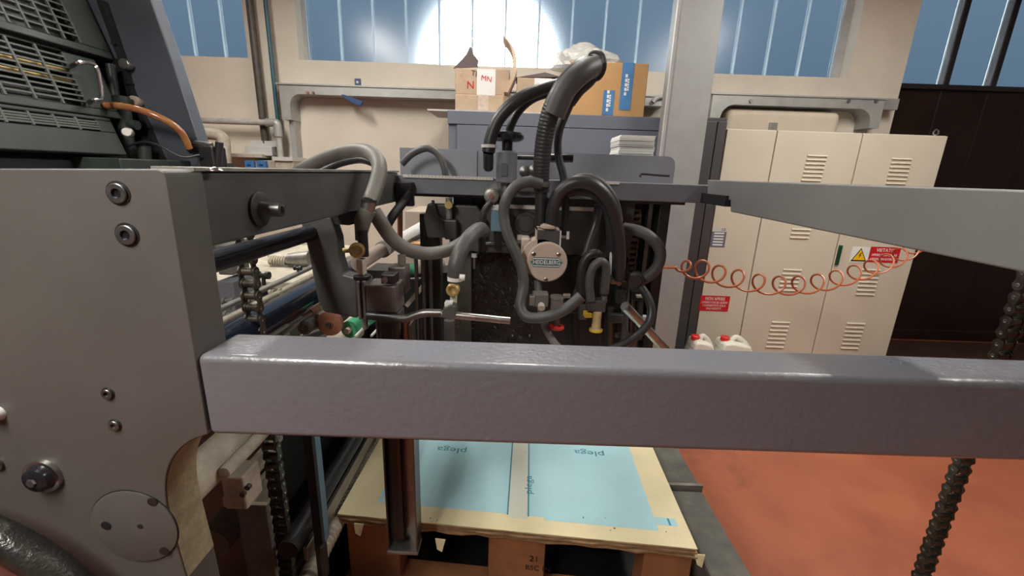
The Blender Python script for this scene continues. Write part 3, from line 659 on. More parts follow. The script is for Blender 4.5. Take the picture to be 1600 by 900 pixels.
# grey cast panel in the middle behind the suction head
hd = MB().box((X(757,350,1.7),1.70,onY(860,398,1.7).z),(X(990,350,1.7),1.74,zc0+.002)).build('head_casting','paint_dark',fr,smooth=0,bevel=.006)
MB().box((X(775,330,1.69),1.692,onY(860,328,1.69).z),(X(935,330,1.69),1.70,onY(860,322,1.69).z)).build('label_strip','scale_white',hd,smooth=0)
c = onY(822,349,1.70); MB().lathe(c+V(0,-.02,0),(0,1,0),[(0,.030),(.006,.034),(.006,.045),(.02,.05)],32).build('round_cap','paint_dark',hd)
q = bpx(808,367,823,378,1.69); MB().box((q[0],1.69,q[1]),(q[2],1.70,q[3])).build('type_plate','scale_white',hd,smooth=0)
MB().cyl(onY(757,380,1.68),onY(830,378,1.68),.008).build('tie_rod','steel_dark',fr)
# left bearing casting under the beam
P = [(668,318),(746,322),(760,345),(757,395),(712,390),(700,372),(668,372),(662,340)]
cast = MB().prism([onY(x_,y_,1.66) for x_, y_ in P],(0,.05,0)).build('bearing_casting','paint_dark',fr,smooth=0,bevel=.006)
MB().box((X(695,360,1.62),1.61,onY(700,374,1.62).z),(X(714,360,1.62),1.66,onY(700,343,1.62).z)).build('boss','paint_dark',cast,smooth=0,bevel=.006)
MB().tube(smoothpath([onY(676,313,1.64),onY(682,335,1.64),onY(688,343,1.64),onY(698,346,1.64)]),.006,8).build('rib','paint_dark',cast)
c = onY(702,320,1.62); MB().lathe(c+V(0,-.02,0),(0,1,0),[(0,.007),(0,.014),(.02,.014)],20).build('plug_fitting','brass',cast)
MB().cyl(onY(701,309,1.63),onY(702,342,1.63),.012).build('fitting_stem','steel_worn',cast)
# black bracket at the left end of the cross beam
q = bpx(618,284,646,322,1.6); MB().box((q[0],1.59,q[1]),(q[2],1.62,q[3])).build('end_bracket','black',fr,smooth=0,bevel=.004)
MB().cyl(onY(625,318,1.62),onY(625,378,1.62),.010).build('drop_rod','rust',fr)
# shaft along the left beam and the cast swing arm it carries
c = onY(420,383,.95); MB().cyl((c.x,.70,c.z),(c.x,1.16,c.z),.021,n=20).build('drive_shaft','black_gloss',fr)
P = [(468,344),(516,338),(527,372),(530,405),(537,429),(557,434),(558,498),(505,488),(496,469),(489,434),(481,393),(475,366)]
sa = MB().prism([onY(x_,y_,1.15) for x_, y_ in P],(0,.05,0)).build('swing_arm','paint_dark',fr,smooth=30,bevel=.006); sa['label'] = 'dark grey cast swing arm'
MB().prism([onY(x_,y_,1.16) for x_, y_ in ((500,338),(575,326),(575,345),(545,352),(520,350))],(0,.03,0)).build('arm_bridge','black',fr,smooth=0)

# ------------------------------------------------------------------ hanging roller chains
def chain(label, X_, Y_, z0, z1, width=.042, pitch=.0305):
    r = thing('roller_chain',label,'chain',V(X_,Y_,z0),'hoist chains')
    def link(hw, rp):
        q = MB(); h = pitch
        for s in (-1,1):
            x0_ = s*hw
            pr = []
            for k in range(9): a = math.pi*k/8; pr.append(V(x0_,rp*math.cos(a),h+rp*math.sin(a)))
            pr.append(V(x0_,-rp*.62,h/2))
            for k in range(9): a = math.pi + math.pi*k/8; pr.append(V(x0_,rp*math.cos(a),rp*math.sin(a)))
            pr.append(V(x0_,rp*.62,h/2))
            q.prism(pr,(.0035*s,0,0))
        return q
    def mk(q, name, mt):
        me = bpy.data.meshes.new(name); me.from_pydata([tuple(v) for v in q.v],[],q.f); me.materials.append(MT[mt])
        for p in me.polygons: p.use_smooth = True
        me.set_sharp_from_angle(angle=math.radians(35)); return me
    inner = link(width*.30,.0125); inner.cyl((-width*.33,0,0),(width*.33,0,0),.0098,n=14).cyl((-width*.33,0,pitch),(width*.33,0,pitch),.0098,n=14)
    outer = link(width*.40,.0125)
    pins = outer; outer.cur = 1
    for zz in (0,pitch):
        pins.lathe(V(-width*.52,0,zz),(1,0,0),[(0,.002),(.001,.0048),(.004,.0052),(width*1.04-.004,.0052),(width*1.04-.001,.0048),(width*1.04,.002)],10)
    mi, mo = mk(inner,'link','chain'), mk(outer,'link','chain')
    mo.materials.append(MT['pin'])
    for p_, i_ in zip(mo.polygons, outer.mi): p_.material_index = i_
    n = int((z1-z0)/pitch)
    for i in range(n):
        o = inst('link', mi if i % 2 else mo, r, V(X_,Y_,z0+i*pitch))
    return r
chain('oily roller chain hanging at the left behind the side plate',-.640,1.0,.12,1.38)
chain('roller chain hanging at the far right above the red floor',1.235,1.0,.12,1.43)
zc_ = 1.40; c = onY(990,310,1.74)
chain('small dark roller chain beside the feeder back plate',onY(990,380,1.735).x,1.735,.75,1.385,.034,.024)
MB().cyl((-.70,1.0,1.405),(-.48,1.0,1.405),.012).build('chain_bracket','black',fr)
MB().cyl((-.662,1.0,1.405),(-.618,1.0,1.405),.026).build('sprocket','steel_dark',fr)

# ------------------------------------------------------------------ pallet with printed sheets
ZS = .32
FL, FR = onZ(527,803,ZS), onZ(1090,858,ZS)
ux = (FR-FL).normalized(); L_ = (FR-FL).length; uy = V(.035,1,0).normalized(); D_ = .80
def S(a, b, z): return V(FL.x,FL.y,0) + ux*a + uy*b + V(0,0,z)
def sbox(mb, a0,b0,z0,a1,b1,z1):
    c = S((a0+a1)/2,(b0+b1)/2,(z0+z1)/2); return mb.obox(c, ux*((a1-a0)/2), uy*((b1-b0)/2), V(0,0,(z1-z0)/2))
ctr = S(L_/2,D_/2,0)
plt = thing('wooden_pallet','worn wooden pallet under the stack of printed sheets','pallet',V(ctr.x,ctr.y,.0))
lp = thing('lift_platform','low black lift platform under the wooden pallet','platform',V(ctr.x,ctr.y,ZF))
MB().box((-.75,1.0,ZF),(.95,2.1,0)).build('plate','black',lp,smooth=0,bevel=.004)
PZ = ZS-.035
for i, a in enumerate((.02,.02+(L_-.14)/2-.03,L_-.16)):
    for b in (.02,.35,.68):
        w_ = .19 if i == 0 else .2
        sbox(MB(),a,b,.022,a+w_-.04 if i==2 else a+w_,b+.1,PZ-.022).build('block','wood',plt,smooth=0,bevel=.004)
for b in (0.0,.2,.4,.6): sbox(MB(),0,b+.03,PZ-.022,L_,b+.16,PZ).build('plank','wood',plt,smooth=0,bevel=.003)
for b in (.02,.35,.68): sbox(MB(),0,b,.0,L_,b+.1,.022).build('plank','wood',plt,smooth=0,bevel=.003)
for a in (.33,.75): sbox(MB(),a,-.14,.0,a+.14,.9,.02).build('plank','wood',plt,smooth=0,bevel=.003) if False else None
letter('21',.035,S(.70,.018,.19),ux,(0,0,1),'black_print',plt,depth=.0003); letter('BSC IN',.03,S(.715,.018,.15),ux,(0,0,1),'black_print',plt,depth=.0003)
st = thing('sheet_stack','stack of cream board sheets printed with pale blue panels','paper stack',V(ctr.x,ctr.y,PZ))
# ragged cardboard layers
random.seed(3)
def ragged(z0, z1, amp, inset):
    pts = []
    for k in range(26): pts.append(S(inset+(L_-2*inset)*k/25, inset+random.uniform(-amp,amp), z0))
    for k in range(1,12): pts.append(S(L_-inset+random.uniform(-amp,amp), inset+(D_-2*inset)*k/11, z0))
    pts.append(S(inset,D_-inset,z0))
    return MB().prism(pts,(0,0,z1-z0))
for k in range(4):
    z0 = PZ + k*.007; ragged(z0,z0+.0068,.006,.004 if k % 2 else -.002).build('cardboard_layer','board_edge',st,smooth=0)
ragged(PZ+.028,ZS-.002,.0015,.002).build('sheet','board',st,smooth=0)
top = ragged(ZS-.002,ZS,.0006,.0).build('top_sheet','board',st,smooth=0); top['label'] = 'cream printed top sheet'
for px, py in ((553,818),(680,842),(1085,866)):
    c = onZ(px,py,ZS-.02); MB().prism([c,c+ux*.035,c+ux*.025+V(0,-.012,-.04),c+ux*.008+V(0,-.012,-.03)],uy*.003).build('torn_flap','board',st,smooth=0)
def printpoly(name, px, mt, dz, label=None):
    pts = [onZ(x_,y_,ZS+dz) for x_, y_ in px]
    o = MB().prism(pts,(0,0,-.0002)).build(name,mt,top,smooth=0)
    if label: o['label'] = label
    return o
D = .0006
def inv(p): d = p - V(FL.x,FL.y,0); return d.dot(ux), d.dot(uy)
def prect(a0,b0,a1,b1,mt,dz=D,name='print_panel'): return MB().prism([S(a0,b0,ZS+dz),S(a1,b0,ZS+dz),S(a1,b1,ZS+dz),S(a0,b1,ZS+dz)],(0,0,-.0003)).build(name,mt,top,smooth=0)
A = lambda px, py: inv(onZ(px,py,ZS))
a0, b0 = A(640,785); a1, _ = A(797,788); a2, _ = A(826,790); a3, _ = A(852,800); a4, b4 = A(1022,802)
bt = D_-.05
prect(.12,b0,a1,bt,'print_cyan'); prect(a1,b0-.015,a2,bt,'print_pale'); prect(a2,b0,a3,bt,'print_cyan'); prect(a3,b0-.012,a4,bt,'print_cyan')
prect(a4,b0+.015,a4+.075,b0+.05,'print_cyan')
prect(a4+.045,b0+.017,a4+.052,b0+.048,'print_line',D*1.6,'print_line')
for a in (a1-.004,a2+.002): prect(a,b0-.004,a+.005,bt,'print_line',D*1.6,'print_line')
aw, bw = A(655,785)
for a in (.135,.15): prect(a,b0,a+.004,bt,'print_white',D*1.6,'print_line')
def wordart(s, size, px, py, ex_, ey_, wdt):
    c = onZ(px,py,ZS+.001); letter(s,size,c,ex_,ey_,'print_line',top,'print_lettering',width=wdt,depth=.0001)
wordart('plega',.05,706,703,-ux,-uy,.13); wordart('plega',.05,921,708,-ux,-uy,.13); wordart('plega',.04,826,757,uy,-ux,.10)
for k in range(14):
    px = random.choice((600,640,690,930,985,1050)) + random.uniform(-25,25); py = random.uniform(808,832)
    c = onZ(px,py,ZS+.0005); MB().obox(c,ux*random.uniform(.001,.004),uy*random.uniform(.001,.003),V(0,0,.0003)).build('fleck','black_print',top,smooth=0)
# black platform rails beside the pallet
def plat(name,label,px,z,h):
    P = [onZ(x_,y_,z) for x_, y_ in px]; return tag(MB().prism(P,(0,0,-h)).build(name,'black',smooth=0,bevel=.004),label,'platform')
r = thing('lift_platform','black steel lift platform rail on the right of the pallet','platform',onZ(1100,800,.27)-V(0,0,.24))
zpl = .265
xa4 = S(L_,.8,0).x + .012
MB().box((xa4,.5,.001),(xa4+.14,1.50,zpl-.02)).build('rail','dusty_dark',r,smooth=0,bevel=.01)
MB().box((xa4,1.515,.03),(xa4+.13,2.2,zpl)).build('rail','dusty_dark',r,smooth=0,bevel=.006)
MB().box((xa4-.0,1.50,.03),(xa4+.14,1.515,zpl+.004)).build('joint_plate','steel_worn',r,smooth=0)
r = thing('lift_platform','black steel lift platform rail on the left of the pallet','platform',V(-.8,1.4,0))
MB().box((-.70,.95,.0),(-.645,2.1,.30)).build('rail','black',r,smooth=0,bevel=.004)
MB().box((-.70,.95,.30),(-.685,2.1,.315)).build('edge_strip','steel_worn',r,smooth=0)
# channel post in front of the pile
ypo = 1.09
c0, c1 = onY(602,780,ypo), onY(651,780,ypo); zb = onY(627,858,ypo).z
r = thing('guide_post','dark steel channel post standing in front of the printed pile','post',V((c0.x+c1.x)/2,ypo,zb))
ztp = onY(610,505,ypo).z
xm = (c0.x*.45+c1.x*.55)
MB().box((c0.x,ypo,zb),(c0.x+.004,ypo+.05,ztp)).build('flange','steel_dark',r,smooth=0); MB().box((c1.x-.004,ypo-.01,zb),(c1.x,ypo+.05,ztp)).build('flange','steel_dark',r,smooth=0)
MB().box((c0.x,ypo+.046,zb),(c1.x,ypo+.05,ztp)).build('web','steel_worn',r,smooth=0)
MB().box((c0.x+.008,ypo+.005,zb+.02),(xm,ypo+.046,ztp)).build('insert','black',r,smooth=0,bevel=.012)
MB().box((c0.x-.002,ypo-.012,zb-.012),(c1.x+.002,ypo+.05,zb)).build('foot','steel_worn',r,smooth=0,bevel=.004)

# =================================================================== press unit at the upper left
YPF = 1.52                                                   # far side frame
A_, B_ = onY(140,0,YPF), onY(248,232,YPF)
sdir = (B_-A_).normalized(); pn = sdir.cross(V(0,1,0)).normalized()
if pn.x < 0: pn = -pn
def cov(px, py): p = onP(px,py,A_,pn); return p.y, (p-A_).dot(sdir)
def CP(y, s, h=0): p = A_ + sdir*s + pn*h; return V(p.x, y, p.z)
pu = thing('press_unit','dark green-black printing unit with sloping grilled covers','printing press',V(-1.6,1.3,ZF))
def slab(name, y0, y1, s0, s1, h0, h1, mt, parent, bevel=.003):
    q = MB(); c = (CP(y0,s0,h0)+CP(y1,s1,h1))/2
    return q.obox(c, V(0,(y1-y0)/2,0), sdir*((s1-s0)/2), pn*((h1-h0)/2)).build(name,mt,parent,smooth=0,bevel=bevel)
def grille(cover, y0, y1, s0, s1, ny, ns, h, w=.005, mt='green_black'):
    mt = 'grille'
    slab('grille_backing',y0,y1,s0,s1,h-.05,h-.045,'black',cover,0)
    me = None
    for i in range(1, ns):
        slab('grille_bar',y0,y1,s0+(s1-s0)*i/ns-w*.5,s0+(s1-s0)*i/ns+w*.5,h-.004,h,mt,cover,0)
    for i in range(1, ny):
        slab('grille_bar',y0+(y1-y0)*i/ny-w*.6,y0+(y1-y0)*i/ny+w*.6,s0,s1,h-.005,h+.001,mt,cover,0)
def cover(name, label, y0, y1, s0, s1, g, ny, ns, h, mt='green_black'):
    gy0, gy1, gs0, gs1 = g
    o = slab(name,y0,y1,s0,gs0,h-.02,h,mt,pu); o['label'] = label
    slab('panel',y0,y1,gs1,s1,h-.02,h,mt,o); slab('panel',gy1,y1,gs0,gs1,h-.02,h,mt,o); slab('panel',y0,gy0,gs0,gs1,h-.02,h,mt,o)
    grille(o,gy0,gy1,gs0,gs1,ny,ns,h,mt=mt); return o
y1a, s1a = cov(180,94); yg1, sg1 = cov(127,68)
c1 = cover('top_cover','upper cover with a large slotted grille',.70,YPF-.012,-.75,s1a,(.85,yg1,-.55,sg1),12,34,.0)
y2a, s2a = cov(154,92); yb2, sb2 = cov(166,180); g2, gs2 = cov(122,162); _, gt2 = cov(110,80)
c2 = cover('middle_cover','middle cover with grille and chrome handle',.70,y2a,s1a+.012,sb2,(.85,cov(122,120)[0],gt2+.0,gs2),7,10,-.012)
y3a, s3a = cov(176,215); g3, gs3 = cov(160,205); _, gt3 = cov(150,186)
c3 = cover('lower_cover','lower cover with a narrow slotted grille',.70,yb2+.012,sb2+.006,s3a+.05,(.85,g3,gt3,gs3),8,5,-.004)
def onc(px, py, h=0): return onP(px,py,A_+pn*h,pn)
MB().tube(smoothpath([onc(121,98,-.01),onc(121,98,.03),onc(140,98,.035),onc(152,108,.035),onc(159,150,.035),onc(146,156,.03),onc(146,156,-.01)],6),.006,10).build('handle','chrome',c2)
slab('inner_body',.70,YPF-.02,-.75,.66,-.16,-.052,'black',pu,0)
for ss in (.36,.47):
    p_ = CP(1.0,sb2-ss*.28,-.035); MB().cyl((p_.x,.72,p_.z),(p_.x,1.36,p_.z),.009).build('brass_bar','brass',c2)
# far side frame: sloping edge
P = [onY(x_,y_,YPF) for x_, y_ in ((120,-60),(205,-60),(238,12),(315,238),(330,262),(200,262),(248,232),(140,0))]
ff = MB().prism([onY(x_,y_,YPF) for x_, y_ in ((112,-60),(215,-60),(240,12),(268,90),(316,236),(300,275),(60,275))],(0,.05,0)).build('far_side_frame','slate',pu,smooth=0,bevel=.004)
MB().prism([onY(x_,y_,YPF-.02) for x_, y_ in ((150,0),(160,0),(190,88),(206,150),(232,200),(226,200),(198,150),(184,92))],(0,.02,0)).build('seal_strip','black',pu,smooth=0)
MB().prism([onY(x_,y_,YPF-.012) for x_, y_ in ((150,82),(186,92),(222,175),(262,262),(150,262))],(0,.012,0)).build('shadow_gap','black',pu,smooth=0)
for px, py, rp, mt in ((205,103,8,'steel'),(189,71,3.5,'black'),(209,132,2.5,'black'),(219,160,8,'disc_pink')):
    c = onY(px,py,YPF); MB().lathe(c+V(0,-.03,0),(0,1,0),[(0,rp*mpp(c)*.45),(0,rp*mpp(c)*.9),(.004,rp*mpp(c)),(.014,rp*mpp(c)),(.03,rp*mpp(c)*.7)],20).build('knob',mt,ff)
for a, b, rp, mt in (((172,100),(180,150),6,'black'),((190,150),(197,205),10,'green_black'),((196,205),(205,250),9,'green_black'),((226,228),(228,258),8,'green_black'),((185,190),(215,196),7,'green_black')):
    p = onY(*a,1.46); MB().cyl(p,onY(*b,1.46),rp*mpp(p),n=14).build('plunger',mt,pu)
c = onY(202,208,1.42); MB().lathe(c,(.5,-1,.1),[(0,.014),(.02,.016),(.024,.012),(.024,.005)],20).build('adjuster','steel_worn',pu)
tag(MB().tube(smoothpath([onY(165,165,1.40),onY(190,166,1.40),onY(225,174,1.40),onY(262,190,1.42),onY(284,208,1.44),onY(296,232,1.46)]),.0105,12).build('amber_hose','hose_amber'),'amber translucent oil hose curving across the press side','hose')
tag(MB().tube(smoothpath([onY(200,228,1.43),onY(225,222,1.43),onY(250,228,1.43),onY(285,245,1.44),onY(312,242,1.46)]),.004,8).build('thin_line','rubber_black'),'thin black line below the amber oil hose','hose')
MB().prism([onY(x_,y_,1.44) for x_, y_ in ((0,232),(180,236),(186,262),(0,262))],(0,.06,0)).build('base_strip','green_black',pu,smooth=0)
MB().box((-2.6,.95,.0),(X(330,260,1.5),1.60,onY(200,258,1.5).z)).build('base','green_black',pu,smooth=0) if False else None
MB().box((-2.4,1.25,1.30),(X(318,260,1.58),1.60,onY(260,250,1.58).z)).build('base','green_black',pu,smooth=0,bevel=.004)
MB().box((-2.4,1.62,ZF),(-1.47,2.3,1.50)).build('body','green_black',pu,smooth=0)
MB().box((-2.4,1.28,ZF),(-1.50,1.6,1.30)).build('pedestal','green_black',pu,smooth=0)
cn = thing('air_connector','black plug connector block at the corner of the press','connector',onY(325,262,1.52))
MB().tube(smoothpath([onY(296,232,1.5),onY(310,230,1.5),onY(328,236,1.5),onY(334,262,1.5)]),.018,10).build('elbow','black',cn)
MB().box((X(314,230,1.5),1.48,onY(320,262,1.5).z),(X(338,230,1.5),1.55,onY(320,228,1.5).z)).build('block','black',cn,smooth=0,bevel=.006)
MB().cyl(onY(343,222,1.5),onY(340,258,1.5),.012).build('lever','rubber_black',cn)
MB().cyl(onY(305,222,1.5),onY(332,226,1.5),.006).build('pin','steel_worn',cn)

# =================================================================== lower press and feed table behind the side plate
pb = thing('feed_table','dusty feed table and dark base between press and feeder','machine',V(-1.4,1.7,ZF))
MB().box((-1.45,1.20,ZF),(-.76,2.3,.80)).build('base','black',pb,smooth=0)
MB().box((-.75,2.12,ZF),(-.12,2.3,onY(660,425,2.12).z)).build('dark_backing','black',pb,smooth=0)  # black block added as dark backing behind the posts
zf = onY(430,428,1.75).z
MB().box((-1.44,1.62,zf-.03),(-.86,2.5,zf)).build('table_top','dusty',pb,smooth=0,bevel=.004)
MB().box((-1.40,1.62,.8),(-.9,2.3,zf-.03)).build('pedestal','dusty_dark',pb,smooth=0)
def rod(name, parent, px, py, Y, y0, y1, rpx, mt, n=20):
    c = onY(px,py,Y); return MB().cyl((c.x,y0,c.z),(c.x,y1,c.z),rpx*mpp(c),n=n).build(name,mt,parent)
rl = thing('ink_roller','glossy blue-black roller below the left beam','roller',onY(450,480,1.2))
o = rod('roller',rl,448,481,1.2,.85,1.75,22,'roller_blue',32); rod('journal',rl,448,481,1.2,.78,1.85,9,'steel')
rod('scraper_bar',pb,440,522,1.15,.8,1.8,4,'steel_worn'); 
for px, py, rp, mt, lab in ((455,432,4,'steel_worn','upper'),(460,444,3.5,'dusty','lower'),(372,470,4,'dusty','l')):
    rod('tie_rod',pb,px,py,1.45,1.0,1.9,rp,mt)
def clampy(px, py, Y, s, mt='black'):
    c = onY(px,py,Y); k = s*mpp(c); q = thing('clamp_knob','x','clamp',c) if False else None
    MB().lathe(c-V(k,0,0),(1,0,0),[(0,k*.5),(.1*k,k*.6),(k*.5,k*.6),(k*.55,k*.35),(k*1.4,k*.35),(k*1.45,k*.6),(k*2,k*.6),(k*2,k*.4)],14).build('clamp_knob',mt,pb)
    MB().cyl(c,c-V(0,0,k*1.6),k*.3,n=10).build('clamp_stem',mt,pb)
clampy(411,430,1.4,10); clampy(465,419,1.5,6); clampy(357,470,1.25,9,'dusty_dark'); clampy(360,492,1.15,10,'dusty_dark'); clampy(400,470,1.3,12,'dusty_dark'); clampy(430,455,1.35,9,'dusty'); clampy(395,490,1.2,10,'dusty_dark')
q = bpx(340,440,366,475,1.45); MB().box((q[0],1.45,q[1]-.05),(q[2],1.6,q[3])).build('side_box','paint_blue',pb,smooth=0,bevel=.004)
q = bpx(338,384,362,430,1.5); MB().box((q[0],1.5,q[1]),(q[2],1.6,q[3])).build('bearing_block','dusty_dark',pb,smooth=0,bevel=.005)
q = bpx(340,500,372,545,1.1); MB().box((q[0],1.05,q[1]),(q[2],1.6,q[3])).build('dusty_ledge','dusty',pb,smooth=0,bevel=.005)
c = onY(420,405,1.9); pts = []
for i in range(160): t = i/159; a = t*2*math.pi*10; pts.append(c+V(t*.115,math.sin(a)*.018,math.cos(a)*.018-.004))
MB().tube(pts,.0045,6).build('coil_spring','dusty',pb)
MB().cyl(onY(452,406,1.9),onY(485,404,1.9),.03,.036).build('spring_cup','steel_worn',pb); MB().cyl(onY(446,411,1.88),onY(480,411,1.88),.008).build('spindle','black',pb)
for k, px in enumerate((395,415,437,458,478)):
    q = bpx(px-9,385,px+8,415,2.48); MB().box((q[0],2.46,zf),(q[2],2.49,q[3]+.05)).build('slat','lightgrey',pb,smooth=0,bevel=.003)
# small wheels, green roller and pegs near the rail
c = onY(516,505,1.28); MB().lathe(c+V(0,-.012,0),(0,1,0),[(0,.008),(0,.012),(.004,.013),(.004,.034),(.006,.0405),(.02,.0405)],36).build('guide_wheel','rust',pb); sw = bpy.data.objects[list(WORG)[-1]]; sw['label'] = 'rust-brown disc wheel just above the front rail'; MB().cyl(c+V(0,-.02,0),c+V(0,.12,0),.008).build('axle','steel_dark',sw)
c = onY(479,510,1.26); MB().lathe(c+V(0,-.02,0),(0,1,0),[(0,.004),(0,.016),(.006,.023),(.05,.023)],24).build('guide_wheel','dusty_dark',pb); sw = bpy.data.objects[list(WORG)[-1]]; MB().cyl(c+V(0,-.024,0),c+V(0,.12,0),.006).build('axle','steel_dark',sw)
c = onY(497,497,1.3); MB().cyl(c,c+V(0,.05,0),.014).build('peg','dusty',pb); c = onY(480,490,1.33); MB().cyl(c,c+V(0,.06,0),.02).build('peg','rust',pb)
sw = thing('green_roller','bright green rubber roller above the front rail','roller',onY(548,526,1.36))
c = onY(546,515,1.33); MB().cyl(c,c+V(.02,.16,0),.03,n=28).build('sleeve','green_rubber',sw); MB().cyl(c-V(.002,.02,0),c+V(.02,.2,0),.010).build('axle','dusty',sw)
for a, b in (((555,526),(575,505)),((580,525),(592,512)),((470,525),(500,515)),((500,527),(520,518))): MB().bar(onY(*a,1.25),onY(*b,1.38),.006,.006).build('wire_finger','lightgrey',pb,smooth=0)
sw = thing('ink_roller','pinkish grey roller end behind the brass valve','roller',onY(575,430,1.55))
c = onY(560,412,1.4); MB().cyl(c,onY(600,388,1.75),.026,n=24).build('roller','disc_pink',sw); c2_ = onY(598,390,1.7); MB().cyl(c2_,onY(608,383,1.82),.034,n=24).build('flange','steel_worn',sw)
sw = thing('ink_roller','pale grey roller seen below the left end of the cross beam','roller',onY(640,370,1.95))
MB().cyl(onY(622,378,1.9),onY(668,350,2.3),.03,n=24).build('roller','lightgrey',sw); MB().cyl(onY(618,382,1.85),onY(668,362,2.25),.02,n=16).build('shaft','steel_dark',sw)
q = bpx(640,381,672,392,1.95); MB().box((q[0],1.95,q[1]),(q[2],2.02,q[3])).build('ledge','cardboard',pb,smooth=0)
c = onY(648,415,1.95); MB().cyl(c,c+V(.12,.06,0),.04,n=24).build('drum','dusty',pb); c = onY(641,420,1.93); MB().cyl(c,c+V(.03,.0,0),.025,n=20).build('drum_band','green_rubber',pb)
MB().bar(onY(635,478,1.9),onY(665,442,1.9),.012,.02).build('brace','dusty',pb,smooth=0); MB().cyl(onY(642,436,1.88),onY(690,432,1.88),.006).build('tie_rod','steel_dark',pb)
q = bpx(633,330,666,372,2.6); tag(MB().box((q[0],2.6,ZF),(q[2],3.0,q[3])).build('pink_locker','disc_pink',smooth=0,bevel=.005),'pale pinkish steel locker seen past the left end of the cross beam','locker')

# block, clamp and bent rod at the pile corner
ck = thing('side_blower_block','grey block with slotted clamp and bent bar at the pile corner','machine block',onY(600,520,1.09))
q = bpx(571,446,620,489,1.09); ztb = q[3]
MB().box((q[0],1.09,q[1]),(q[2],1.17,q[3])).build('block','paint',ck,smooth=0,bevel=.005)
q2 = bpx(558,440,571,500,1.09); MB().box((q2[0],1.09,q2[1]),(q2[0]+.008,1.16,q2[3])).build('clamp_jaw','paint',ck,smooth=0,bevel=.003); MB().box((q2[2]-.008,1.09,q2[1]),(q2[2],1.16,q2[3])).build('clamp_jaw','paint',ck,smooth=0,bevel=.003)
c = onY(566,432,1.12); MB().cyl((c.x,1.12,c.z-.15),(c.x,1.12,c.z+.05),.008).build('clamp_rod','steel_worn',ck)
MB().lathe(c-V(0,0,.008),(0,0,1),[(0,.021),(.003,.023),(.011,.023),(.014,.018)],24).build('flange','black',ck)
MB().box((c.x-.009,1.105,c.z+.006),(c.x+.009,1.135,c.z+.05)).build('valve_stem','dusty',ck,smooth=0,bevel=.003)
c = onY(568,389,1.12); MB().lathe(c+V(-.012,-.015,0),(.35,-1,.1),[(0,.018),(.006,.020),(.02,.020),(.022,.013),(.012,.012)],22).build('brass_valve','brass',ck)
MB().cyl(c+V(-.012,-.01,0),c+V(-.05,-.01,-.004),.007,n=10).build('valve_lever','brass',ck)
MB().cyl(c+V(0,0,-.02),c+V(0,0,.05),.013).build('neck','black',ck)
c = onY(602,437,1.08); MB().lathe(c+V(0,-.006,0),(0,1,0),[(.002,.003),(0,.004),(0,.0085),(.006,.009)],20).build('screw','chrome',ck); MB().box((c.x-.012,1.08,c.z-.012),(c.x+.026,1.12,c.z+.014)).build('clamp_block','black',ck,smooth=0,bevel=.003)
q = bpx(614,412,640,452,1.25); MB().box((q[0],1.2,q[1]),(q[2],1.26,q[3])).build('small_block','paint',ck,smooth=0,bevel=.004); MB().cyl(onY(628,398,1.22),onY(628,413,1.22),.012).build('stub','steel_worn',ck)
MB().box((X(588,510,1.1),1.1,onY(600,570,1.1).z),(X(624,510,1.1),1.16,q2[1]+.02)).build('leg','paint_dark',ck,smooth=0,bevel=.004)
MB().cyl(onY(634,500,1.13),onY(636,560,1.13),.011).build('copper_pipe','copper',ck)
MB().tube(smoothpath([onY(574,493,1.08),onY(600,496,1.07),onY(632,498,1.06),(onY(648,493,1.06)),onY(664,489,1.06),onY(690,489,1.06)]),.0105,14).build('bent_bar','steel_dark',ck)
MB().cyl(onY(688,490,1.06),onY(797,501,1.06),.0095,n=20).build('bar','steel',ck)
MB().prism([onY(x_,y_,1.05) for x_, y_ in ((688,496),(692,482),(704,476),(712,480),(713,496),(704,500))],(0,.035,0)).build('bar_clamp','paint_dark',ck,smooth=0,bevel=.003)
MB().box((X(694,477,1.05),1.055,onY(694,480,1.05).z),(X(706,477,1.05),1.08,onY(694,474,1.05).z)).build('clamp_screw','lightgrey',ck,smooth=0)
c = onY(709,470,1.1); MB().cyl(onY(709,458,1.1),onY(708,482,1.1),.0095).build('nipple','dusty',ck)
c = onY(708,452,1.09); MB().lathe(c+V(0,-.014,0),(0,1,0),[(.008,.004),(.004,.009),(0,.011),(0,.015),(.003,.0175),(.022,.0175)],24).build('brass_valve','brass',ck)
MB().cyl(onY(702,500,1.2),onY(702,545,1.2),.016).build('lower_stem','paint_dark',ck)

# =================================================================== hoses
def hose(label, L, rpx, mt='rubber', name='rubber_hose', n=14, per=8):
    pts = smoothpath(hosepts(L),per); k = L[len(L)//2]; r_ = rpx*mpp(onY(*k))
    return tag(MB().tube(pts,r_,n).build(name,mt),label,'hose','pneumatic hoses')
hs = []
A1 = hose('thick grey hose arching over the left beam to a grey nozzle',[(455,275,1.45),(480,261,1.42),(520,243,1.38),(560,235,1.32),(585,244,1.25),(593,265,1.2),(586,295,1.16),(577,316,1.13)],11.5,'rubber_grey')
o = thing('hose_coupling','grey tapered nozzle with steel ferrule under the thick grey hose','coupling',onY(563,376,1.12))
MB().cyl(onY(577,313,1.13),onY(574,328,1.13),.0185).build('ferrule','steel',o); MB().cyl(onY(577,312,1.13),onY(577,316,1.13),.0205).build('clip','black',o)
MB().cyl(onY(574,327,1.13),onY(567,345,1.13),.022,.021).build('sleeve','rubber_grey',o); MB().cyl(onY(567,344,1.13),onY(563,376,1.13),.022,.013).build('taper','rubber_grey',o)
hose('thinner black hose passing behind the thick grey arch',[(500,270,1.5),(530,256,1.5),(560,250,1.48),(580,254,1.45),(590,262,1.44)],5.5,'rubber_black')
hose('long grey hose sagging in a U from the nozzle to the middle',[(584,330,1.2),(595,348,1.2),(612,372,1.22),(635,389,1.25),(665,396,1.3),(700,391,1.36),(728,375,1.42),(745,360,1.5)],10.5,'rubber_grey')
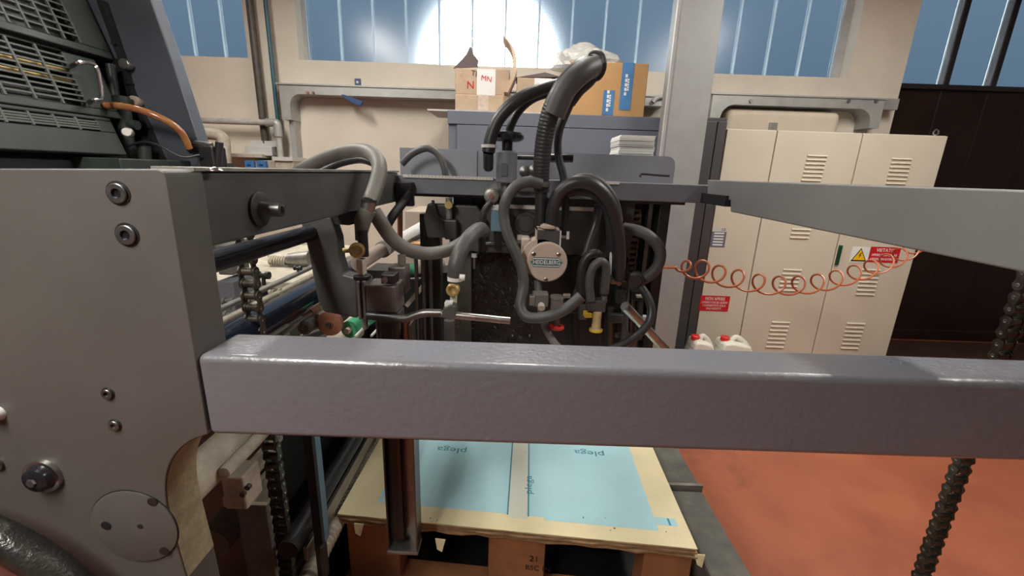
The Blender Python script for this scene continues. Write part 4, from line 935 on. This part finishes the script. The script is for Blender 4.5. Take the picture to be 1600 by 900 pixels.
hose('dark hose diagonal behind the sagging grey hose',[(600,362,1.5),(612,340,1.52),(630,316,1.58),(640,300,1.6)],7,'rubber_black')
hose('short grey hose with a pale clamp above the right brass valve',[(711,432,1.1),(713,412,1.1),(722,388,1.12),(736,368,1.16),(750,358,1.24),(756,362,1.4)],12,'rubber')
o = thing('hose_clamp','pale steel hose clamp above the right brass valve','clamp',onY(711,438,1.1)); MB().lathe(onY(711,436,1.1)-V(0,0,.004),(0,0,1),[(0,.0205),(.012,.0205)],24).build('band','lightgrey',o); MB().cyl(onY(718,433,1.08),onY(726,434,1.08),.008).build('screw','lightgrey',o)
hose('black hose arch in front of the rear panel, left of the middle',[(628,256,1.75),(645,240,1.75),(668,232,1.74),(686,243,1.73),(694,262,1.72),(697,278,1.72)],5.2,'rubber')
# big bundle rising from the suction head
D1 = [(846,300,1.46),(846,260,1.45),(851,215,1.44),(862,172,1.43),(882,135,1.42),(908,110,1.43),(930,103,1.47)]
pts = smoothpath(hosepts(D1),26); R0 = 13.5*mpp(onY(851,215,1.44)); nn = len(pts); RR = []
for i in range(nn):
    t = i/(nn-1); k = R0*(.92+.35*t)
    if t < .52: k *= 1 + .028*math.sin(i*1.9)
    RR.append(k)
bd = tag(MB().tube(pts,RR,18).build('hose_bundle','rubber_black'),'thick black ribbed hose bundle rising from the suction head','hose')
MB().tube(smoothpath(hosepts([(866,180,1.41),(884,140,1.40),(910,113,1.41),(930,103,1.46)]),10),17*mpp(onY(900,120,1.42)),16).build('sleeve','rubber',bd)
c = onY(930,103,1.47); MB().torus(c,(1,.7,.2),.036,.010,n=28).build('end_ring','rubber_black',bd)
MB().box(onY(919,97,1.43),onY(926,87,1.44)+V(0,.012,0)).build('cable_tie','black',bd,smooth=0); 
c = onY(866,170,1.43); MB().torus(c,(.4,0,1),R0*1.12,.003,n=28,m=8).build('cable_tie','black_gloss',bd); MB().box(c+V(.0,-.036,.0),c+V(.016,-.026,.012)).build('tie_head','black_gloss',bd,smooth=0)
hose('thick dark blue-black hose looping down left from the bundle',[(915,110,1.62),(880,130,1.56),(845,140,1.52),(808,157,1.5),(780,185,1.5),(767,215,1.5),(764,236,1.5)],10,'rubber_black')
o = thing('hose_ferrule','pale ferrule at the lower end of the looping hose','coupling',onY(764,240,1.5)); MB().cyl(onY(764,226,1.5),onY(764,231,1.5),.026).build('ring','lightgrey',o); MB().cyl(onY(764,231,1.5),onY(763,238,1.5),.022).build('end','black',o); MB().cyl(onY(763,238,1.5),onY(763,262,1.56),.018).build('spigot','rubber_black',o)
hose('slimmer dark hose beside the looping hose, above the black knob',[(905,128,1.60),(870,142,1.58),(835,153,1.56),(812,172,1.56),(799,195,1.56),(794,215,1.57)],6.5,'rubber_black')
hose('slim black hose dropping behind the ribbed bundle',[(905,130,1.50),(890,165,1.50),(874,205,1.5),(872,240,1.5),(880,275,1.5),(884,310,1.5),(882,350,1.5),(882,372,1.5)],6,'rubber_black')
hose('black hose bulge under the top of the bundle',[(890,160,1.47),(905,140,1.46),(922,124,1.46),(925,112,1.47)],10,'rubber_black')
# suction head hoses
hose('long grey hose looping left from the clamp down around the blower disc',[(846,288,1.42),(826,284,1.41),(806,291,1.41),(791,312,1.40),(787,338,1.40),(794,368,1.39),(806,396,1.38),(816,424,1.37),(818,450,1.36),(813,476,1.34),(822,494,1.32),(848,496,1.30),(880,485,1.29),(908,463,1.29)],8.5,'rubber')
hose('large black arch hose from the blower block to the right',[(862,352,1.44),(864,325,1.43),(876,299,1.42),(900,285,1.41),(928,290,1.41),(951,314,1.42),(963,350,1.44),(968,395,1.46),(967,436,1.48)],10.5,'rubber_black')
hose('second black arch hose nested under the large arch',[(884,300,1.50),(905,296,1.5),(932,302,1.5),(950,325,1.5),(956,355,1.5),(956,400,1.52)],10,'rubber_black')
hose('thin black arch hose above the large arch',[(868,318,1.47),(882,292,1.46),(908,277,1.46),(938,284,1.46),(960,312,1.47),(968,345,1.5)],6,'rubber')
hose('grey-black hose loop sticking out to the right of the head',[(974,356,1.58),(995,360,1.56),(1015,370,1.54),(1031,391,1.53),(1028,415,1.53),(1012,432,1.54),(996,440,1.55)],9,'rubber')
hose('braided hose hanging in an arc at the lower right of the head',[(990,438,1.52),(1006,455,1.5),(1017,480,1.48),(1014,503,1.46),(998,522,1.44),(975,537,1.42),(950,548,1.40)],6.5,'rubber_black','braided_hose')
hose('small grey hose loop above the amber filter',[(923,470,1.40),(921,440,1.40),(927,418,1.40),(940,409,1.40),(947,422,1.41),(944,458,1.42)],7,'rubber')
hose('small dark hose loop behind the grey one above the amber filter',[(907,460,1.46),(908,425,1.46),(917,402,1.46),(932,396,1.46),(942,408,1.47)],7,'rubber_black')
hose('black hose leaning across the grey casting',[(936,320,1.6),(930,350,1.6),(920,380,1.58),(914,402,1.56)],7,'rubber_black')
hose('thin grey hose running down from the blower disc to the rail',[(840,438,1.45),(843,470,1.42),(850,505,1.40),(862,530,1.38),(878,548,1.36)],6,'rubber_grey')
hose('short black link hose below the brown pivot',[(768,315,1.55),(757,330,1.55),(753,352,1.55),(752,392,1.56)],5.5,'rubber_black')

# =================================================================== suction head
sh = thing('suction_head','dark feeder suction head with round cream blower disc','feeder head',onY(860,520,1.5))
c = onY(793,213,1.56); k = mpp(c)
kn = MB().lathe(c+V(0,0,-.020),(0,0,1),[(0,.012),(.004,.044),(.012,.057),(.022,.058),(.032,.05),(.037,.02)],36).build('knob','black_gloss',sh); kn['label'] = 'black mushroom knob'
MB().cyl(c+V(0,0,-.06),c+V(0,0,-.018),.019).build('knob_stem','black_gloss',sh)
zb_ = onY(793,286,1.56).z; zt_ = onY(793,236,1.56).z
MB().lathe(V(c.x,1.56,zb_),(0,0,1),[(0,.033),(.004,.037),(zt_-zb_-.006,.037),(zt_-zb_,.031)],30).build('knob_housing','paint_blue',sh)
q = bpx(783,255,793,276,1.515); MB().box((q[0],1.519,q[1]),(q[2],1.53,q[3])).build('window_plate','slate',sh,smooth=0,bevel=.002)
MB().cyl(V(c.x,1.57,zb_),V(c.x,1.57,zb_-.05),.02).build('lower_stem','steel_dark',sh)
MB().cyl(onY(806,246,1.62),onY(852,247,1.62),.008).build('lever','black',sh); MB().cyl(onY(848,247,1.62),onY(895,247,1.62),.0155).build('lever_grip','black_gloss',sh)
for px, py, rp in ((820,268,9),(834,266,8)):
    c = onY(px,py,1.57); MB().lathe(c+V(0,-.012,0),(0,1,0),[(0,.3*rp*mpp(c)),(.002,.55*rp*mpp(c)),(.004,rp*mpp(c)),(.06,rp*mpp(c))],22).build('pivot','steel_dark',sh)
q = bpx(806,284,838,300,1.6); MB().box((q[0],1.58,q[1]),(q[2],1.64,q[3])).build('slide_block','paint_dark',sh,smooth=0,bevel=.006)
MB().cyl(onY(846,296,1.46),onY(845,352,1.46),9.5*mpp(onY(846,320,1.46))).build('air_pipe','black',sh)
c = onY(846,288,1.455); MB().lathe(c-V(0,0,.008),(0,0,1),[(0,.028),(.016,.028)],26).build('clamp_band','steel',sh); MB().cyl(c+V(-.055,-.02,0),c+V(-.02,-.025,0),.007).build('clamp_screw','steel',sh)
c = onY(857,353,1.44); MB().lathe(c-V(0,0,.01),(0,0,1),[(0,.016),(.004,.028),(.012,.028),(.018,.018)],24).build('collar','disc_pink',sh)
q = bpx(839,360,874,392,1.43); MB().box((q[0],1.43,q[1]-.01),(q[2],1.50,q[3])).build('inlet_block','paint_dark',sh,smooth=0,bevel=.002)
MB().box((q[0]-.004,1.435,q[1]),(q[0],1.50,q[3]+.004)).build('bracket','disc_pink',sh,smooth=0); MB().box((q[2],1.435,q[1]-.01),(q[2]+.006,1.50,q[3]+.004)).build('bracket','lightgrey',sh,smooth=0); MB().box((q[0]-.004,1.435,q[3]),(q[2]+.006,1.50,q[3]+.004)).build('bracket','disc_pink',sh,smooth=0)
MB().cyl(onY(872,370,1.46),onY(890,370,1.46),.005).build('stud','steel',sh); MB().box(onY(886,362,1.45),onY(889,374,1.45)+V(0,.01,0)).build('stud_plate','lightgrey',sh,smooth=0)
c = onY(855,410,1.40); rd = 31.5*mpp(c)
dk = MB().lathe(c,(0,1,0),[(0,rd*.94),(.003,rd),(.012,rd),(.012,rd*.98),(.10,rd*.95)],56).build('blower_disc','disc_pink',sh); dk['label'] = 'round cream blower cover with maker banner'
cc = onY(845,404,1.43); MB().lathe(cc,(0,1,0),[(0,rd*.98),(.01,rd*1.0),(.08,rd)],48).build('blower_housing','disc_pink',sh)
MB().box((cc.x-rd,1.44,cc.z),(cc.x-rd*.55,1.52,cc.z+rd*.98)).build('blower_duct','disc_pink',sh,smooth=0,bevel=.008)
for px, py in ((834,397),(873,398),(853,437)):
    s = onY(px,py,1.40); MB().lathe(s+V(0,-.0025,0),(0,1,0),[(0,.0055),(.0012,.0075),(.003,.0075)],14).build('screw','steel',dk); MB().obox(s+V(0,-.0028,0),V(.005,0,.002),V(0,.0004,0),V(-.0004,0,.001)).build('slot','black',dk,smooth=0)
def bann(k, kz, y): 
    w_, h_ = 26.5*mpp(c)*k, 4.8*mpp(c)*kz; tpx = onY(854,410,1.40); t = .55*h_ + .006
    return [V(tpx.x-w_,y,tpx.z),V(tpx.x-w_+t*.8,y,tpx.z+h_),V(tpx.x+w_-t,y,tpx.z+h_),V(tpx.x+w_,y,tpx.z),V(tpx.x+w_-t,y,tpx.z-h_),V(tpx.x-w_+t*.8,y,tpx.z-h_)]
MB().prism(bann(1,1.62,c.y),(0,-.0006,0)).build('banner_border','teal_print',dk,smooth=0); MB().prism(bann(.97,1.35,c.y-.0006),(0,-.0004,0)).build('banner_field','scale_white',dk,smooth=0)
MB().prism(bann(.95,1.0,c.y-.001),(0,-.0005,0)).build('banner','teal_print',dk,smooth=0)
tpx = onY(854,410,1.40); letter('HEIDELBERG',.019,V(tpx.x,c.y-.0022,tpx.z),ex,ey,'white_print',dk,width=42*mpp(c),depth=.0006)
# valves below the disc
q = bpx(832,460,857,480,1.36); MB().box((q[0],1.36,q[1]),(q[2],1.41,q[3])).build('solenoid','paint',sh,smooth=0,bevel=.004); q = bpx(827,463,836,478,1.355); MB().box((q[0],1.355,q[1]),(q[2],1.38,q[3])).build('solenoid_plug','steel_worn',sh,smooth=0,bevel=.002)
MB().cyl(onY(846,482,1.35),onY(846,470,1.35)+V(0,.05,0),.012).build('nipple','dusty',sh)
c = onY(869,462,1.38); c2_ = onY(869,492,1.38); MB().lathe(c2_,(0,0,1),[(0,.018),(.01,.022),((c-c2_).z-.012,.022),((c-c2_).z-.008,.025),((c-c2_).z,.024)],26).build('valve_body','paint',sh)
MB().cyl(onY(869,492,1.38),onY(869,507,1.38),.012).build('valve_stem','steel_dark',sh); MB().torus(onY(870,511,1.38),(0,0,1),.019,.0065,n=28).build('seal_ring','red_plastic',sh)
MB().cyl(onY(880,462,1.38),onY(891,462,1.38),.008).build('port','steel_worn',sh)
q = bpx(918,470,947,488,1.40); MB().box((q[0],1.40,q[1]),(q[2],1.45,q[3])).build('filter_block','paint_dark',sh,smooth=0,bevel=.004)
for px in (921,944): MB().cyl(onY(px,462,1.42),onY(px,472,1.42),.010).build('port','steel_worn',sh)
c = onY(931,516,1.41); MB().lathe(c,(0,0,1),[(0,.020),(.005,.022),(.009,.016),(.02,.0165),(.03,.015),(.072,.0155)],26).build('filter_bowl','amber_plastic',sh); MB().lathe(c-V(0,0,.004),(0,0,1),[(0,.016),(.002,.0235),(.009,.0235),(.011,.018)],26).build('filter_cap','yellow_plastic',sh)
q = bpx(913,489,926,497,1.4); MB().box((q[0],1.40,q[1]),(q[2],1.43,q[3])).build('filter_tab','yellow_plastic',sh,smooth=0,bevel=.003)
# blue sensor, pivot and linkage
q = bpx(767,323,788,362,1.56); MB().box((q[0],1.56,q[1]),(q[2],1.60,q[3])).build('sensor_box','blue_box',sh,smooth=0,bevel=.004); MB().box((q[0]-.001,1.558,q[3]-.012),(q[2]+.001,1.60,q[3]+.002)).build('sensor_label','lightgrey',sh,smooth=0)
MB().cyl(onY(778,362,1.58),onY(779,388,1.58),.016,.013).build('sensor_plug','black',sh)
c = onY(768,306,1.56); MB().lathe(c+V(0,-.02,0),(0,1,0),[(0,.006),(.003,.010),(.003,.02),(.006,.026),(.02,.026)],24).build('pivot_disc','steel_worn',sh); MB().lathe(c+V(0,-.026,0),(0,1,0),[(0,.008),(.008,.009)],6).build('pivot_nut','rust',sh)
MB().bar(onY(760,300,1.57),onY(776,290,1.57),.012,.02).build('pivot_arm','steel_worn',sh,smooth=0)
MB().cyl(onY(751,345,1.55),onY(751,354,1.55),.014).build('hose_nut','black',sh)
MB().cyl(onY(741,395,1.7),onY(741,402,1.7),.012).build('pale_nut','lightgrey',sh); MB().cyl(onY(741,402,1.7),onY(741,420,1.7),.005).build('pale_stem','steel_worn',sh)
# clutter of rods, nuts and brackets at right of head
rg = thing('sucker_linkage','dark cluster of linkage rods and nuts right of the blower disc','linkage',onY(975,530,1.6))
for a, b, rp, Y, mt in (((965,350),(968,540),7,1.62,'black'),((978,440),(975,545),6,1.58,'paint_dark'),((955,480),(954,545),5,1.6,'steel_dark'),((988,450),(984,540),5,1.64,'steel_dark'),((955,385),(953,430),2.2,1.5,'lightgrey'),((940,430),(938,545),6,1.66,'black'),((898,400),(900,545),6,1.7,'black'),((1000,465),(998,530),5,1.62,'black'),((905,440),(890,485),4,1.55,'steel_dark')):
    p = onY(*a,Y); MB().cyl(p,onY(*b,Y),rp*mpp(p),n=12).build('rod',mt,rg)
MB().cyl(onY(976,478,1.5),onY(1042,548,1.62),7.5*mpp(onY(1000,500,1.55)),n=18).build('steel_tube','steel',rg)
for px, py, rp, Y, mt in ((993,437,13,1.52,'rubber_black'),(960,437,6,1.5,'steel_worn'),(968,440,5,1.5,'steel_dark')):
    c = onY(px,py,Y); k = rp*mpp(c); MB().lathe(c+V(-.01,-.03,0),(.3,1,.1),[(0,k*.5),(0,k*.75),(.008,k*.8),(.01,k),(.03,k),(.034,k*.8),(.06,k*.8)],24).build('union',mt,rg)
for x0_,y0_,x1_,y1_,Y,mt in ((965,455,978,475,1.55,'paint_dark'),(950,492,975,505,1.56,'paint_dark'),(985,455,1005,470,1.6,'black'),(995,462,1010,466,1.58,'dusty'),(960,520,985,528,1.6,'steel_dark'),(1000,495,1012,505,1.64,'lightgrey'),(905,478,918,500,1.5,'paint_dark'),(880,470,905,490,1.6,'black'),(950,340,975,380,1.66,'black')):
    q = bpx(x0_,y0_,x1_,y1_,Y); MB().box((q[0],Y,q[1]),(q[2],Y+.03,q[3])).build('bracket',mt,rg,smooth=0,bevel=.003)
# brush of black bristles on the back plate
br = MB(); random.seed(11)
for i in range(420):
    a = onY(random.uniform(738,832),random.uniform(392,540),1.775); d = V(random.uniform(-.02,.02),-random.uniform(.004,.014),random.uniform(-.02,.02)); w_ = V(-d.z,0,d.x).normalized()*.003
    br.add([a-w_,a+w_,a+d+w_*.4,a+d-w_*.4],[(0,1,2,3)])
o = br.build('bristles','hammer_black',fr,smooth=0); o['kind'] = 'stuff'
# paper stack on the rear deck
q = bpx(968,211,1023,242,1.95)
pr_ = thing('paper_stack','small stack of white sheets standing on the feeder behind the rear panel','paper stack',V((q[0]+q[2])/2,2.0,1.43))
MB().box((q[0]-.05,1.863,1.40),(q[2]+.05,2.16,1.43)).build('rear_shelf','paint_dark',fr,smooth=0)
random.seed(5); z_ = 1.43; k = 0
while z_ < q[3]-.001:
    j = random.uniform(-.004,.004); t = random.uniform(.006,.012); t = min(t,q[3]-z_)
    MB().box((q[0]+j,1.95+j,z_),(q[2]+j,2.13+j,z_+t-.0012)).build('sheaf','paper',pr_,smooth=0); z_ += t

# =================================================================== lower left: rollers, bracket, bars
dr = thing('damp_roller','thick dust-covered roller low behind the side plate','roller',onY(335,760,.9))
c = onY(330,722,.88); MB().cyl((c.x,.74,c.z),(c.x,1.9,c.z),30*mpp(c),n=36).build('roller','dusty',dr); MB().cyl((c.x,.70,c.z),(c.x,.74,c.z),12*mpp(c)).build('journal','steel_worn',dr)
dr = thing('damp_roller','slim dusty bar with rounded end beside the thick dusty roller','roller',onY(360,740,.9))
c = onY(362,727,.86); MB().lathe(V(c.x,.83,c.z),(0,1,0),[(0,.004),(.003,.013),(.012,.0155),(.9,.0155)],24).build('bar','dusty',dr)
q = bpx(352,742,396,792,.9); MB().box((q[0],.89,q[1]),(q[2]-.015,.96,q[3])).build('bearing','dusty',dr,smooth=0,bevel=.005)
for px, py in ((378,774),(386,763)): c = onY(px,py,.885); MB().cyl(c,c+V(0,.01,0),.007).build('bolt','steel_dark',dr)
bk = thing('cast_bracket','dusty cast bracket with open top left of the hanging chain','bracket',onY(398,900,1.0))
q = bpx(378,790,424,905,.96); w_ = q[2]-q[0]
MB().box((q[0],.96,.25),(q[2],.975,q[3])).build('face','dusty_dark',bk,smooth=0,bevel=.003)
MB().box((q[0],.975,.25),(q[0]+.014,1.12,q[3])).build('wall','dusty',bk,smooth=0,bevel=.003); MB().box((q[0]+.004,.96,q[3]-.0),(q[2],.972,q[3]+.002)).build('lip','dusty',bk,smooth=0)
MB().cyl((q[0]-.12,1.0,.42),(q[0]-.12,1.19,.42),.05,n=24).build('tube','dusty_dark',bk)
def ybar(name,label,px,py,Y,y0,y1,w,h,mt,cat='bar'):
    c = onY(px,py,Y); return tag(MB().box((c.x-w/2,y0,c.z-h/2),(c.x+w/2,y1,c.z+h/2)).build(name,mt,smooth=0,bevel=.002),label,cat)
ybar('side_bar','dusty cream bar running away left of the chain, upper one',412,708,1.1,.98,1.19,.02,.03,'dusty'); ybar('side_bar','dusty cream bar running away left of the chain, lower one',404,728,1.1,.95,1.19,.018,.03,'dusty')
ybar('edge_rail','thin metal edge rail running along the left of the pallet',535,762,1.3,1.02,2.0,.014,.05,'steel_worn')
c = onY(510,760,1.2); tag(MB().cyl((c.x,.95,c.z),(c.x,2.1,c.z),.028,n=20).build('shaft','black'),'dark shaft running away left of the pallet','shaft')
c = onY(508,850,1.15); pts = [V(c.x,.92+i*.0025,c.z) for i in range(400)]
tag(MB().tube(pts,[.026+.004*math.sin(i*.75) for i in range(400)],14).build('corrugated_hose','dusty'),'dusty corrugated hose running along the left of the pallet','hose')
c0 = onY(484,690,1.02); vb = thing('vertical_strip','dark upright strip with a pale blue edge right of the chain','bar',V(c0.x,1.02,.1))
MB().box((c0.x-.018,1.02,ZF),(c0.x+.004,1.03,.98)).build('strip','black',vb,smooth=0); MB().box((c0.x+.006,1.02,.42),(c0.x+.015,1.05,.98)).build('edge','blue_box',vb,smooth=0)
MB().box((c0.x+.006,1.0,.30),(c0.x+.014,1.03,.42)).build('stub','steel_dark',vb,smooth=0)
# =================================================================== handwheel at the lower left corner
hw = thing('handwheel','black and maroon handwheel rim at the lower left corner','handwheel',onY(-75,1015,.50))
c = onY(-75,1015,.50); k = mpp(c)
MB().torus(c,(0,1,0),259*k,23*k,n=80,m=16).build('rim','hammer_black',hw); MB().torus(c+V(0,-.014,0),(0,1,0),222*k,23*k,n=80,m=16).build('inner_rim','maroon',hw)
MB().lathe(c+V(0,-.02,0),(0,1,0),[(0,.02),(.01,.035),(.05,.035),(.052,.02)],30).build('hub','steel_dark',hw)
for a in (100,220,340): 
    d = V(math.cos(math.radians(a)),0,math.sin(math.radians(a))); MB().bar(c+d*.03,c+d*205*k,.02,.012,(0,1,0)).build('spoke','maroon',hw,smooth=0,bevel=.004)
MB().cyl(c+V(0,.03,0),c+V(0,.05,0),.02).build('axle','steel_dark',hw)
a, b = onY(82,900,.52), onY(100,880,.535); MB().cyl(a-(b-a)*.5,b,.007).build('grip_pin','steel_dark',hw)
# =================================================================== orange coiled air hose
n_ = 14; pts = []
base = smoothpath([onY(1028,418,1.74),onY(1050,418,1.80),onY(1086,420,1.85),onY(1140,434,1.95),onY(1210,446,2.1),onY(1280,442,2.3),onY(1350,423,2.55),onY(1410,398,2.9),onY(1450,370,3.3),onY(1478,352,3.58)],24)
m_ = len(base); th = 0
for i, p in enumerate(base):
    t = i/(m_-1); px_ = t
    dens = 0 if t < .18 else 1
    fade = min(1,max(0,(t-.14)/.08))*min(1,max(0,(.99-t)/.08))
    pts.append((p,fade,t))
fin = []; TH = 0; N2 = 900
for j in range(N2):
    t = j/(N2-1); i = min(m_-2,int(t*(m_-1))); f_ = t*(m_-1)-i; p = base[i].lerp(base[i+1],f_)
    fade = min(1,max(0,(t-.12)/.10))*min(1,max(0,(.97-t)/.06))
    TH += (2*math.pi*20/N2)*(1 if t > .12 else .3) * (.75+.6*t)
    r_ = (.040+.018*t)*fade
    fin.append(p + V(-.85,.5,0)*(r_*math.cos(TH)) + V(0,0,-1)*(r_*math.sin(TH)))
tag(MB().tube(fin,.0055,6).build('coiled_air_hose','hose_orange'),'orange coiled air hose stretched towards the beige cabinet','hose')
